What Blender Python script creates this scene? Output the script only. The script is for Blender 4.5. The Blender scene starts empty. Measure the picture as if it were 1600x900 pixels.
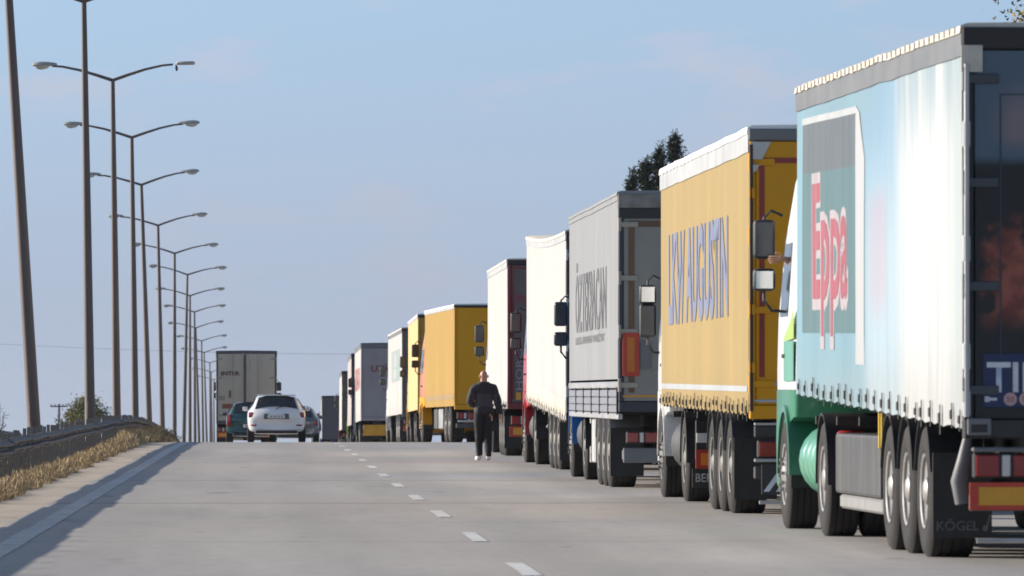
import bpy, bmesh, math, random
import numpy as np
from mathutils import Vector, Matrix, noise as mnoise

random.seed(11)
SC = bpy.context.scene
COL = SC.collection
R = math.radians

# ------------------------------------------------------------------ camera
FPX = 11000.0           # focal length in pixels of the 1600 px wide photograph
CAM_H = 1.17
HAZE = 0.00005
cam_d = bpy.data.cameras.new('camera')
cam = bpy.data.objects.new('camera', cam_d)
COL.objects.link(cam)
cam_d.sensor_width = 36.0
cam_d.lens = 36.0 * FPX / 1600.0
cam_d.clip_start = 1.0
cam_d.clip_end = 30000.0
cam.location = (0, 0, CAM_H)
# the road runs along +Y; the lens looks 2 degrees right of it and 1 degree up
cam.rotation_euler = (R(90) + math.atan(190 / FPX), 0, -math.atan(385 / FPX))
cam_d.dof.use_dof = True
cam_d.dof.focus_distance = 118.0
cam_d.dof.aperture_fstop = 10.0
SC.camera = cam

# ------------------------------------------------------------------ sky, sun, exposure
SUN_EL, SUN_AHEAD = 18.0, 20.0           # low sun on the left, a little ahead of the lens
world = bpy.data.worlds.new('World')
SC.world = world
world.use_nodes = True
wt = world.node_tree
for n in list(wt.nodes):
    wt.nodes.remove(n)
w_out = wt.nodes.new('ShaderNodeOutputWorld')
w_bg = wt.nodes.new('ShaderNodeBackground')
w_bg.inputs['Strength'].default_value = 0.15
sky = wt.nodes.new('ShaderNodeTexSky')
sky.sky_type = 'NISHITA'
sky.sun_disc = False
sky.sun_elevation = R(SUN_EL)
sky.sun_rotation = R(-90 + SUN_AHEAD)
sky.altitude = 60
sky.air_density = 1.0
sky.dust_density = 0.4
sky.ozone_density = 2.2
w_tc = wt.nodes.new('ShaderNodeTexCoord')
w_map = wt.nodes.new('ShaderNodeMapping')        # lift the lookup a little so the low sky stays clear of the ground band
w_map.inputs['Location'].default_value = (0, 0, 0.17)
wt.links.new(w_tc.outputs['Generated'], w_map.inputs['Vector'])
w_abs = wt.nodes.new('ShaderNodeVectorMath'); w_abs.operation = 'MAXIMUM'
w_abs.inputs[1].default_value = (-2, -2, 0.12)
wt.links.new(w_map.outputs[0], w_abs.inputs[0])
wt.links.new(w_abs.outputs[0], sky.inputs['Vector'])
# thin high cloud wisps and a lavender tint that belongs to the whole sky
w_noi = wt.nodes.new('ShaderNodeTexNoise')
w_m2 = wt.nodes.new('ShaderNodeMapping'); w_m2.inputs['Scale'].default_value = (26, 26, 85)
wt.links.new(w_tc.outputs['Generated'], w_m2.inputs['Vector'])
wt.links.new(w_m2.outputs[0], w_noi.inputs['Vector'])
w_noi.inputs['Scale'].default_value = 1.6; w_noi.inputs['Detail'].default_value = 5
w_rmp = wt.nodes.new('ShaderNodeMapRange')
w_rmp.inputs['From Min'].default_value = 0.53; w_rmp.inputs['From Max'].default_value = 0.74
w_rmp.inputs['To Min'].default_value = 0.0; w_rmp.inputs['To Max'].default_value = 0.42
wt.links.new(w_noi.outputs[0], w_rmp.inputs['Value'])
w_tint = wt.nodes.new('ShaderNodeMix'); w_tint.data_type = 'RGBA'; w_tint.blend_type = 'MULTIPLY'
w_tint.inputs[0].default_value = 1.0
w_tint.inputs[7].default_value = (0.72, 0.655, 0.605, 1)
wt.links.new(sky.outputs[0], w_tint.inputs[6])
w_cl = wt.nodes.new('ShaderNodeMix'); w_cl.data_type = 'RGBA'
w_cl.inputs[7].default_value = (2.5, 2.05, 2.15, 1)
wt.links.new(w_rmp.outputs[0], w_cl.inputs[0])
wt.links.new(w_tint.outputs[2], w_cl.inputs[6])
# pale lavender band of haze that lies along the whole horizon
w_sep = wt.nodes.new('ShaderNodeSeparateXYZ'); wt.links.new(w_tc.outputs['Generated'], w_sep.inputs[0])
w_hz = wt.nodes.new('ShaderNodeMapRange'); w_hz.interpolation_type = 'SMOOTHSTEP'
w_hz.inputs['From Min'].default_value = 0.0; w_hz.inputs['From Max'].default_value = 0.085
w_hz.inputs['To Min'].default_value = 0.85; w_hz.inputs['To Max'].default_value = 0.0
wt.links.new(w_sep.outputs['Z'], w_hz.inputs['Value'])
w_hm = wt.nodes.new('ShaderNodeMix'); w_hm.data_type = 'RGBA'
w_hm.inputs[7].default_value = (1.30, 1.43, 1.82, 1)
wt.links.new(w_hz.outputs[0], w_hm.inputs[0]); wt.links.new(w_cl.outputs[2], w_hm.inputs[6])
wt.links.new(w_hm.outputs[2], w_bg.inputs['Color'])
wt.links.new(w_bg.outputs[0], w_out.inputs['Surface'])

sun_d = bpy.data.lights.new('sun', 'SUN')
sun_d.energy = 3.4
sun_d.angle = R(0.6)
sun_d.color = (1.0, 0.91, 0.80)
sun = bpy.data.objects.new('sun', sun_d)
COL.objects.link(sun)
sdir = Vector((-math.cos(R(SUN_EL)) * math.cos(R(SUN_AHEAD)), math.cos(R(SUN_EL)) * math.sin(R(SUN_AHEAD)), math.sin(R(SUN_EL))))
sun.rotation_euler = sdir.to_track_quat('Z', 'Y').to_euler()

SC.view_settings.view_transform = 'Standard'
SC.view_settings.look = 'None'
SC.view_settings.gamma = 1.0
SC.view_settings.exposure = 1.06
SC.render.engine = 'CYCLES'
SC.cycles.use_denoising = True
SC.cycles.max_bounces = 6
SC.cycles.transparent_max_bounces = 16
SC.cycles.filter_width = 1.7

# ------------------------------------------------------------------ helpers
def tag(o, label=None, cat=None, group=None, kind=None):
    if label: o['label'] = label
    if cat: o['category'] = cat
    if group: o['group'] = group
    if kind: o['kind'] = kind
    return o

def empty(name, loc=(0, 0, 0), rot=(0, 0, 0)):
    o = bpy.data.objects.new(name, None)
    o.empty_display_size = 0.3
    COL.objects.link(o)
    o.location = loc
    o.rotation_euler = rot
    return o

def link(name, me, mat=None, parent=None, loc=(0, 0, 0), rot=(0, 0, 0), scale=None):
    o = bpy.data.objects.new(name, me)
    COL.objects.link(o)
    o.location = loc
    o.rotation_euler = rot
    if scale: o.scale = scale
    if parent: o.parent = parent
    if mat and not me.materials:
        me.materials.append(mat)
    return o

def to_mesh(name, bm, smooth=False, ang=40):
    me = bpy.data.meshes.new(name)
    bmesh.ops.recalc_face_normals(bm, faces=bm.faces)
    bm.to_mesh(me)
    bm.free()
    if smooth:
        for p in me.polygons: p.use_smooth = True
        me.set_sharp_from_angle(angle=R(ang))
    return me

def part(name, bm, mat, parent, smooth=False, ang=40, loc=(0, 0, 0), rot=(0, 0, 0)):
    return link(name, to_mesh(name, bm, smooth, ang), mat, parent, loc, rot)

def box(bm, lo, hi, bev=0.0, seg=1, shear=None, rot=None):
    lo, hi = Vector(lo), Vector(hi)
    t = bmesh.new()
    bmesh.ops.create_cube(t, size=1.0)
    d = hi - lo
    for v in t.verts:
        v.co = Vector((v.co.x * d.x, v.co.y * d.y, v.co.z * d.z))
    if bev > 0:
        bmesh.ops.bevel(t, geom=list(t.edges), offset=min(bev, 0.45 * min(d)), segments=seg, affect='EDGES', profile=0.6)
    c = (lo + hi) / 2
    for v in t.verts:
        if rot is not None: v.co = rot @ v.co
        v.co += c
        if shear: v.co.z += shear(v.co.y)
    merge(bm, t)
    return bm

def merge(bm, t):
    vm = [bm.verts.new(v.co) for v in t.verts]
    t.verts.index_update()
    for f in t.faces:
        try: bm.faces.new([vm[v.index] for v in f.verts])
        except ValueError: pass
    t.free()

def tube(bm, pts, rad, seg=8, cap=True):
    pts = [Vector(p) for p in pts]
    if not hasattr(rad, '__len__'): rad = [rad] * len(pts)
    rings = []
    for i, p in enumerate(pts):
        a = pts[max(i - 1, 0)]; b = pts[min(i + 1, len(pts) - 1)]
        d = (b - a).normalized()
        up = Vector((0, 0, 1)) if abs(d.z) < 0.9 else Vector((0, 1, 0))
        u = d.cross(up).normalized(); w = d.cross(u)
        rings.append([bm.verts.new(p + (u * math.cos(2 * math.pi * k / seg) + w * math.sin(2 * math.pi * k / seg)) * rad[i]) for k in range(seg)])
    for i in range(len(rings) - 1):
        for k in range(seg):
            bm.faces.new((rings[i][k], rings[i][(k + 1) % seg], rings[i + 1][(k + 1) % seg], rings[i + 1][k]))
    if cap:
        bm.faces.new(rings[0]); bm.faces.new(rings[-1])
    return bm

def lathe(bm, prof, seg=32, axis='x', c=(0, 0, 0)):
    """prof: list of (along axis, radius)"""
    c = Vector(c)
    rings = []
    for a, r in prof:
        ring = []
        for k in range(seg):
            t = 2 * math.pi * k / seg
            if axis == 'x': p = Vector((a, r * math.cos(t), r * math.sin(t)))
            elif axis == 'y': p = Vector((r * math.cos(t), a, r * math.sin(t)))
            else: p = Vector((r * math.cos(t), r * math.sin(t), a))
            ring.append(bm.verts.new(c + p))
        rings.append(ring)
    for i in range(len(rings) - 1):
        for k in range(seg):
            bm.faces.new((rings[i][k], rings[i][(k + 1) % seg], rings[i + 1][(k + 1) % seg], rings[i + 1][k]))
    if prof[0][1] > 1e-4: bm.faces.new(rings[0])
    if prof[-1][1] > 1e-4: bm.faces.new(rings[-1])
    return bm

def loft(bm, rings, closed=True, cap=True):
    vs = [[bm.verts.new(p) for p in r] for r in rings]
    n = len(vs[0])
    for i in range(len(vs) - 1):
        for k in range(n if closed else n - 1):
            try: bm.faces.new((vs[i][k], vs[i][(k + 1) % n], vs[i + 1][(k + 1) % n], vs[i + 1][k]))
            except ValueError: pass
    if cap:
        for r in (vs[0], vs[-1]):
            try: bm.faces.new(r)
            except ValueError: pass
    return bm

def B(): return bmesh.new()

# ------------------------------------------------------------------ materials
def srgb(r, g, b):
    f = lambda c: ((c / 255 + 0.055) / 1.055) ** 2.4 if c > 10 else c / 255 / 12.92
    return (f(r), f(g), f(b))

MATS = {}
def M(name, col, rough=0.5, metal=0.0, var=0.12, scale=2.0, stretch=(1, 1, 1), bump=0.0, bscale=40, dirt=0.0,
      dirtcol=(0.16, 0.13, 0.10), dscale=1.2, dstretch=(1, 4, 0.35), coat=0.0, low=None, world_co=False, spec=0.5, sheen=0.0, alpha=1.0):
    if name in MATS: return MATS[name]
    m = bpy.data.materials.new(name)
    m.use_nodes = True
    nt = m.node_tree
    b = nt.nodes['Principled BSDF']
    L = nt.links.new
    tc = nt.nodes.new('ShaderNodeTexCoord')
    if world_co:
        geo = nt.nodes.new('ShaderNodeNewGeometry'); src = geo.outputs['Position']
    else:
        src = tc.outputs['Object']
    def noise(sc, st, det=4):
        mp = nt.nodes.new('ShaderNodeMapping'); mp.inputs['Scale'].default_value = st
        L(src, mp.inputs['Vector'])
        n = nt.nodes.new('ShaderNodeTexNoise'); n.inputs['Scale'].default_value = sc; n.inputs['Detail'].default_value = det
        L(mp.outputs[0], n.inputs['Vector'])
        return n.outputs[0]
    n1 = noise(scale, stretch)
    mr = nt.nodes.new('ShaderNodeMapRange')
    mr.inputs['From Min'].default_value = 0.25; mr.inputs['From Max'].default_value = 0.75
    mr.inputs['To Min'].default_value = 1 - var; mr.inputs['To Max'].default_value = 1 + var
    L(n1, mr.inputs['Value'])
    mul = nt.nodes.new('ShaderNodeMix'); mul.data_type = 'RGBA'; mul.blend_type = 'MULTIPLY'
    mul.inputs[0].default_value = 1.0
    mul.inputs[6].default_value = (*col, 1)
    L(mr.outputs[0], mul.inputs[7])
    colout = mul.outputs[2]
    if dirt > 0:
        n2 = noise(dscale, dstretch, 6)
        r2 = nt.nodes.new('ShaderNodeMapRange')
        r2.inputs['From Min'].default_value = 0.48; r2.inputs['From Max'].default_value = 0.78
        r2.inputs['To Max'].default_value = dirt
        L(n2, r2.inputs['Value'])
        fac = r2.outputs[0]
        if low:                                  # road grime thrown up from below, uneven
            sx = nt.nodes.new('ShaderNodeSeparateXYZ'); L(tc.outputs['Object'], sx.inputs[0])
            r3 = nt.nodes.new('ShaderNodeMapRange')
            r3.inputs['From Min'].default_value = low[1]; r3.inputs['From Max'].default_value = low[0]
            r3.inputs['To Max'].default_value = low[2]
            L(sx.outputs['Z'], r3.inputs['Value'])
            n3 = noise(3.0, (1, 2, 1), 5)
            m3 = nt.nodes.new('ShaderNodeMath'); m3.operation = 'MULTIPLY'; L(r3.outputs[0], m3.inputs[0]); L(n3, m3.inputs[1])
            ad = nt.nodes.new('ShaderNodeMath'); ad.operation = 'ADD'; ad.use_clamp = True
            L(fac, ad.inputs[0]); L(m3.outputs[0], ad.inputs[1]); fac = ad.outputs[0]
        mx = nt.nodes.new('ShaderNodeMix'); mx.data_type = 'RGBA'
        L(fac, mx.inputs[0]); L(colout, mx.inputs[6]); mx.inputs[7].default_value = (*dirtcol, 1)
        colout = mx.outputs[2]
    L(colout, b.inputs['Base Color'])
    b.inputs['Metallic'].default_value = metal
    rr = nt.nodes.new('ShaderNodeMapRange')
    rr.inputs['To Min'].default_value = max(0.02, rough - 0.1); rr.inputs['To Max'].default_value = min(1, rough + 0.1)
    L(n1, rr.inputs['Value']); L(rr.outputs[0], b.inputs['Roughness'])
    b.inputs['Specular IOR Level'].default_value = spec
    b.inputs['Coat Weight'].default_value = coat
    b.inputs['Coat Roughness'].default_value = 0.08
    if sheen: b.inputs['Sheen Weight'].default_value = sheen
    if bump > 0:
        nb = noise(bscale, (1, 1, 1), 3)
        bp = nt.nodes.new('ShaderNodeBump'); bp.inputs['Strength'].default_value = bump; bp.inputs['Distance'].default_value = 0.01
        L(nb, bp.inputs['Height']); L(bp.outputs[0], b.inputs['Normal'])
    MATS[name] = m
    return m

def tarp(name, col, dirt=0.35, dirtcol=(0.20, 0.18, 0.15), var=0.07, low=(1.0, 1.7, 0.5), rough=0.55):
    return M(name, col, rough, 0, var, 0.8, (1, 1.4, 0.4), 0.08, 25, dirt, dirtcol, 1.1, (1, 3.2, 0.22), low=low, spec=.3)

def paint(name, col, rough=0.32, dirt=0.25, coat=0.3, low=None):
    return M(name, col, rough, 0, 0.05, 1.5, (1, 1, 1), 0, 30, dirt, (0.15, 0.13, 0.11), 1.8, (1, 2, 0.6), coat=coat, low=low, spec=.35)

m_rubber = M('rubber_tyre', (0.020, 0.019, 0.019), 0.9, 0, 0.25, 6, bump=0.25, bscale=60, dirt=0.4, dirtcol=(0.06, 0.055, 0.048), dscale=3, dstretch=(1, 1, 1))
m_black = M('black_plastic', (0.018, 0.018, 0.02), 0.55, 0, 0.2, 5, dirt=0.4, dirtcol=(0.07, 0.065, 0.055), dscale=2.5)
m_chassis = M('chassis_steel', (0.03, 0.029, 0.028), 0.7, 0, 0.3, 4, dirt=0.6, dirtcol=(0.09, 0.075, 0.06), dscale=2.0, dstretch=(1, 1, 1))
m_dkgrey = M('dark_grey_plastic', (0.045, 0.047, 0.05), 0.6, 0, 0.15, 3, dirt=0.5, dirtcol=(0.13, 0.12, 0.10), dscale=2)
m_alu = M('aluminium_rail', (0.42, 0.42, 0.42), 0.42, 0.55, 0.12, 3, (1, 0.4, 1), dirt=0.4, dirtcol=(0.20, 0.18, 0.16))
m_greyrail = M('grey_painted_rail', (0.16, 0.165, 0.17), 0.5, 0.2, 0.12, 3, (1, 0.4, 1), dirt=0.4, dirtcol=(0.10, 0.09, 0.08))
m_rim = M('wheel_steel', (0.36, 0.35, 0.335), 0.42, 0.65, 0.2, 6, dirt=0.6, dirtcol=(0.14, 0.12, 0.10), dscale=4, dstretch=(1, 1, 1))
m_rimdull = M('painted_wheel_steel', (0.17, 0.165, 0.155), 0.55, 0.2, 0.2, 6, dirt=0.6, dirtcol=(0.13, 0.11, 0.09), dscale=4, dstretch=(1, 1, 1))
m_glass = M('dark_window_glass', (0.012, 0.015, 0.018), 0.08, 0, 0.1, 2, coat=0.4, spec=0.7)
m_mirror = M('mirror_glass', (0.50, 0.52, 0.54), 0.05, 1.0, 0.03, 2)
m_mirrord = M('dark_reflection_mirror_glass', (0.05, 0.055, 0.065), 0.12, 0.6, 0.2, 5)  # dark reflection of what lies behind, painted into the glass colour
m_redlens = M('red_tail_lens', (0.24, 0.008, 0.008), 0.2, 0, 0.12, 8, coat=0.5)
m_clearlens = M('clear_reverse_lens', (0.55, 0.52, 0.5), 0.2, 0, 0.1, 8, coat=0.5)
m_amberlens = M('amber_lens', (0.60, 0.16, 0.01), 0.25, 0, 0.1, 8, coat=0.5)
m_refl_red = M('red_reflective_sheet', (0.48, 0.045, 0.02), 0.4, 0, 0.12, 4)
m_refl_yel = M('yellow_reflective_sheet', (0.62, 0.30, 0.02), 0.4, 0, 0.12, 4)
m_tape = M('dark_red_reflective_tape', (0.25, 0.02, 0.015), 0.4, 0, 0.2, 12)
m_white = paint('white_paint', (0.78, 0.77, 0.74))
m_plate = M('number_plate_white', (0.68, 0.68, 0.66), 0.4, 0, 0.06, 4, dirt=0.4)
m_ink = M('black_ink', (0.02, 0.02, 0.022), 0.5)
m_mudwhite = M('white_flap_print', (0.50, 0.50, 0.48), 0.7, 0, 0.3, 14, dirt=0.7, dirtcol=(0.04, 0.04, 0.04), dscale=6, dstretch=(1, 1, 1))
m_strap = M('webbing_strap', (0.035, 0.034, 0.034), 0.8, 0, 0.2, 8)
m_galv = M('galvanised_steel', (0.40, 0.41, 0.41), 0.55, 0.35, 0.18, 2.5, dirt=0.4, dirtcol=(0.18, 0.15, 0.12), dscale=1.5)

# ------------------------------------------------------------------ terrain profile (a low crest about 190 m away)
_py = [-80, 0, 40, 56, 73, 97, 120, 145, 170, 190, 219, 243, 278, 300, 354, 420, 500, 600, 700, 900, 1300, 3000, 9000, 20000]
_pz = [0, 0, 0, 0, .045, .09, .145, .215, .268, .275, .150, 0, -.29, -.47, -.85, -1.35, -1.95, -2.75, -3.6, -5.3, -8.7, -23, -74, -170]
_gy = np.arange(-80, 1300.5, 1.0)
_gz = np.interp(_gy, _py, _pz)
_k = np.exp(-0.5 * (np.arange(-20, 21) / 7.0) ** 2); _k /= _k.sum()
_gs = np.convolve(np.pad(_gz, 20, mode='edge'), _k, mode='valid')
_gs[-40:] = _gz[-40:]
def gz(y):
    return float(np.interp(y, _gy, _gs)) if y < 1300 else float(np.interp(y, _py, _pz))
def slope(y, l=14.0): return math.atan((gz(y + l) - gz(y)) / l)
def curve(y):                                   # beyond the crest the road bends gently left
    return -float(np.interp(y, [200, 270, 320, 380, 460, 580, 800, 1300], [0, .35, .65, .95, 1.1, 1.35, 1.9, 3.2]))
def pix(px, py, d):                             # a bearing of the photograph at distance d
    return Vector(((px - 415) * d / FPX, d, CAM_H + (640 - py) * d / FPX))

YS = [-60, -30] + list(range(0, 420, 3)) + list(range(420, 1300, 20))
def sheet(name, x0, x1, z, mat, ys=YS, nx=2, zfun=None, bend=True):
    bm = B()
    rows = []
    for y in ys:
        row = []
        for i in range(nx + 1):
            x = x0 + (x1 - x0) * i / nx
            xx = x + (curve(y) if bend else 0)
            row.append(bm.verts.new((xx, y, gz(y) + z + (zfun(x, y) if zfun else 0))))
        rows.append(row)
    for a, b in zip(rows, rows[1:]):
        for i in range(nx):
            bm.faces.new((a[i], a[i + 1], b[i + 1], b[i]))
    return link(name, to_mesh(name, bm, True, 60), mat)

# ------------------------------------------------------------------ setting: ground, road, markings
def asphalt(name, base, seams_and_shadows=()):
    m = bpy.data.materials.new(name); m.use_nodes = True
    nt = m.node_tree; b = nt.nodes['Principled BSDF']; L = nt.links.new
    geo = nt.nodes.new('ShaderNodeNewGeometry')
    def noise(sc, st, det=5):
        mp = nt.nodes.new('ShaderNodeMapping'); mp.inputs['Scale'].default_value = st
        L(geo.outputs['Position'], mp.inputs['Vector'])
        n = nt.nodes.new('ShaderNodeTexNoise'); n.inputs['Scale'].default_value = sc; n.inputs['Detail'].default_value = det
        n.inputs['Roughness'].default_value = 0.62
        L(mp.outputs[0], n.inputs['Vector']); return n.outputs[0]
    def rng(v, a, b_, c, d):
        r = nt.nodes.new('ShaderNodeMapRange')
        for k, x in zip(('From Min', 'From Max', 'To Min', 'To Max'), (a, b_, c, d)): r.inputs[k].default_value = x
        L(v, r.inputs['Value']); return r.outputs[0]
    def mix(f, a, b_, mode='MIX'):
        n = nt.nodes.new('ShaderNodeMix'); n.data_type = 'RGBA'; n.blend_type = mode
        if isinstance(f, float): n.inputs[0].default_value = f
        else: L(f, n.inputs[0])
        for i, x in ((6, a), (7, b_)):
            if isinstance(x, tuple): n.inputs[i].default_value = (*x, 1)
            else: L(x, n.inputs[i])
        return n.outputs[2]
    def op(kind, a, b_):
        n = nt.nodes.new('ShaderNodeMath'); n.operation = kind; n.use_clamp = kind == 'ADD'
        for i, x in ((0, a), (1, b_)):
            if isinstance(x, (int, float)): n.inputs[i].default_value = x
            else: L(x, n.inputs[i])
        return n.outputs[0]
    c = mix(rng(noise(0.5, (1, 0.06, 1)), .35, .65, 0., 1.), tuple(x * .80 for x in base), tuple(x * 1.14 for x in base))
    c = mix(rng(noise(0.16, (1, 0.35, 1)), .42, .62, 0., .55), c, (base[0] * 1.16, base[1] * 1.10, base[2] * 1.03))
    c = mix(rng(noise(28, (1, 0.5, 1), 2), .3, .7, 0., .28), c, tuple(x * .55 for x in base))
    # wheel tracks polished by traffic and a darker oil strip in the middle of each lane
    sp = nt.nodes.new('ShaderNodeSeparateXYZ'); L(geo.outputs['Position'], sp.inputs[0])
    wv = op('SINE', op('MULTIPLY', sp.outputs['X'], 2 * math.pi / 1.93), 0)
    trk = op('MULTIPLY', rng(wv, .0, 1., 0., .48), rng(noise(0.8, (1, .05, 1)), .3, .7, .2, 1.))
    c = mix(trk, c, tuple(x * .72 for x in base))
    # oil drips and tar spots
    c = mix(rng(noise(1.15, (1.0, 0.30, 1), 3), .66, .74, 0., .6), c, tuple(x * .35 for x in base))
    c = mix(rng(noise(0.07, (1, 0.8, 1), 6), .48, .62, 0., .35), c, tuple(x * .78 for x in base))
    c = mix(rng(noise(5.0, (1, 0.25, 1), 4), .45, .75, 0., .35), c, tuple(x * .68 for x in base))
    # transverse tar seams, a wandering crack, and lamp-pole shadows painted in as dark lines
    for y0, wdt, amt in seams_and_shadows:
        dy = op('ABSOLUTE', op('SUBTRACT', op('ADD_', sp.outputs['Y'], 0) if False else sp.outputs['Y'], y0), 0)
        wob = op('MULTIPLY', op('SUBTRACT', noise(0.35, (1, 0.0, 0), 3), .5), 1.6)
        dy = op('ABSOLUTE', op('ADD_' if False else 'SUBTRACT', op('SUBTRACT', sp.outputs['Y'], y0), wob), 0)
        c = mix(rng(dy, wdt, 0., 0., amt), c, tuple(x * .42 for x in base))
    L(c, b.inputs['Base Color'])
    b.inputs['Roughness'].default_value = 0.8
    b.inputs['Specular IOR Level'].default_value = 0.1
    bp = nt.nodes.new('ShaderNodeBump'); bp.inputs['Strength'].default_value = 0.35; bp.inputs['Distance'].default_value = 0.008
    L(noise(45, (1, 1, 1), 2), bp.inputs['Height']); L(bp.outputs[0], b.inputs['Normal'])
    return m

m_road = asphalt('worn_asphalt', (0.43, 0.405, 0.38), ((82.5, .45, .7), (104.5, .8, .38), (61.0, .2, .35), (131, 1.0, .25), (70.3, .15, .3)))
m_road2 = asphalt('far_asphalt', (0.17, 0.168, 0.165))
m_sand = M('sandy_shoulder', (0.44, 0.37, 0.29), 0.95, 0, 0.14, 0.9, (1, 0.25, 1), 0.4, 30, dirt=0.5, dirtcol=(0.25, 0.20, 0.14), dscale=1.4, dstretch=(1, .5, 1), world_co=True)
m_soil = M('dry_grassland', (0.20, 0.17, 0.09), 1.0, 0, 0.3, 0.3, (1, 1, 1), 0.3, 8, dirt=0.7, dirtcol=(0.10, 0.11, 0.045), dscale=.5, dstretch=(1, .6, 1), world_co=True)
m_line = M('worn_road_paint', (0.60, 0.59, 0.56), 0.7, 0, 0.10, 4, (1, .3, 1), dirt=0.55, dirtcol=(0.30, 0.29, 0.28), dscale=5, dstretch=(1, .4, 1), world_co=True)

YG = YS + [1300, 2000, 3000]
g = sheet('ground', -1500, 1500, -0.05, m_soil, YG, 40, bend=False); tag(g, kind='structure')
g = sheet('road_shoulder', -4.4, -2.45, -0.006, m_sand, nx=6,
          zfun=lambda x, y: 0.03 * mnoise.noise((x * 1.2, y * .4, 3)) * (1 if x < -2.6 else 0) + .012); tag(g, kind='structure')
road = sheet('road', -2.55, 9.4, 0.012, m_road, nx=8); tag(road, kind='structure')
g = sheet('opposite_road', -20.5, -11.2, 0.01, m_road2, nx=4); tag(g, kind='structure')

def strip(name, x0, x1, ya, yb, parent, mat=m_line, z=0.017, wob=0.0):
    bm = B(); n = max(2, int((yb - ya) / 2.0)); rows = []
    for i in range(n + 1):
        y = ya + (yb - ya) * i / n
        j = wob * mnoise.noise((y * .7, x0, 1.0))
        rows.append([bm.verts.new((x0 + curve(y) + j, y, gz(y) + z)), bm.verts.new((x1 + curve(y) + j * .5, y, gz(y) + z))])
    for a, b in zip(rows, rows[1:]): bm.faces.new((a[0], a[1], b[1], b[0]))
    return part(name, bm, mat, parent)
m_line2 = M('dirty_edge_paint', (0.50, 0.49, 0.47), 0.8, 0, 0.12, 3, (1, .3, 1), dirt=0.8, dirtcol=(0.32, 0.30, 0.28), dscale=4, dstretch=(1, .4, 1), world_co=True)
strip('edge_line', -2.26, -2.05, 20, 420, road, m_line2, wob=.03)
for k in range(-1, 20):
    yc = 50.9 + 12 * k
    strip('lane_dash', 1.79 + random.uniform(-.015, .015), 1.93, yc - 2.0, yc + 2.0, road, wob=.015)

# ------------------------------------------------------------------ guardrails
m_rust = M('weathered_galvanised_beam', (0.085, 0.083, 0.08), 0.6, 0.25, 0.25, 1.5, dirt=0.6, dirtcol=(0.15, 0.12, 0.09), dscale=1.2, dstretch=(1, 1, 1), world_co=True)
def beam_mesh(l):
    bm = B()
    prof = [(0.0, 0.0), (0.0, 0.03), (-.075, .065), (-.075, .105), (0.0, .14), (0.0, .17), (-.075, .205), (-.075, .245), (0.0, .28), (0.0, .31)]
    prof = [(-x - .04, z * .80) for x, z in prof]
    ring = [(x, z) for x, z in prof] + [(x - .006, z) for x, z in reversed(prof)]
    loft(bm, [[Vector((x, y, z)) for x, z in ring] for y in (0, l)])
    return to_mesh('beam', bm)
def post_mesh(h):
    bm = B()
    box(bm, (-.026, -.05, -.4), (.026, -.042, h)); box(bm, (-.026, .042, -.4), (.026, .05, h)); box(bm, (-.026, -.042, -.4), (-.018, .042, h))
    box(bm, (.022, -.05, h - .34), (.072, .05, h - .12), .006)
    return to_mesh('post', bm)
m_post = M('weathered_post_steel', (.17, .165, .16), .6, .2, .2, 3, dirt=.5, dirtcol=(.09, .075, .06), dscale=2)
def guardrail(x, ya, yb, label, ztop=.66, step=4.0, ph=.75, face=1):
    root = empty('guardrail', (x + curve(ya), ya, gz(ya)))
    tag(root, label, 'guardrail')
    bme, pme = beam_mesh(step + .18), post_mesh(ph)
    bme.materials.append(m_rust); pme.materials.append(m_post)
    y = ya
    while y < yb:
        dx = curve(y + step) - curve(y); dz = gz(y + step) - gz(y)
        o = link('beam', bme, None, root, (x + curve(y) - root.location.x, y - ya, gz(y) - root.location.z + ztop - .248 + random.uniform(-.012, .012)))
        o.rotation_euler = (math.atan(dz / step) + random.uniform(-.002, .002), random.uniform(-.03, .03), -math.atan(dx / step) + (math.pi if False else 0))
        for k in range(2):
            yp = y + k * step / 2
            link('post', pme, None, root, (x - .10 * face + curve(yp) - root.location.x, yp + .02 - ya, gz(yp) - root.location.z + random.uniform(-.02, .03)),
                 (random.uniform(-.02, .02), random.uniform(-.03, .03), 0))
        y += step
    return root
guardrail(-3.6, 44, 336, 'long weathered steel guardrail along the sandy left shoulder of the road')
guardrail(-10.6, 236, 332, 'dark far guardrail across the median behind the leftmost lamp post', face=1)

# ------------------------------------------------------------------ dry grass along the rail
def blades(name, n, fn, mats, label, seed=3):
    rnd = random.Random(seed)
    V, F, I = [], [], []
    for _ in range(n):
        p = fn(rnd)
        if not p: continue
        x, y, z, h, w = p
        a = rnd.uniform(0, math.pi * 2); lx, ly = rnd.gauss(0, .30) * h, rnd.gauss(0, .30) * h
        dx, dy = math.cos(a) * w, math.sin(a) * w
        i = len(V)
        V += [(x - dx, y - dy, z - .02), (x + dx, y + dy, z - .02), (x + lx * .5 + dx * .6, y + ly * .5 + dy * .6, z + h * .62), (x + lx, y + ly, z + h)]
        F += [(i, i + 1, i + 2), (i, i + 2, i + 3)]
        mi = rnd.randrange(len(mats)); I += [mi, mi]
    me = bpy.data.meshes.new(name); me.from_pydata(V, [], F); me.update()
    for m in mats: me.materials.append(m)
    me.polygons.foreach_set('material_index', I)
    o = link(name, me)
    return tag(o, label, 'grass', kind='stuff')
m_straw = [M('straw_%s' % n, c, .9, 0, .2, 2, world_co=True) for n, c in (('pale', (.50, .39, .23)), ('gold', (.40, .29, .15)), ('brown', (.25, .185, .105)))]
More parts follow.
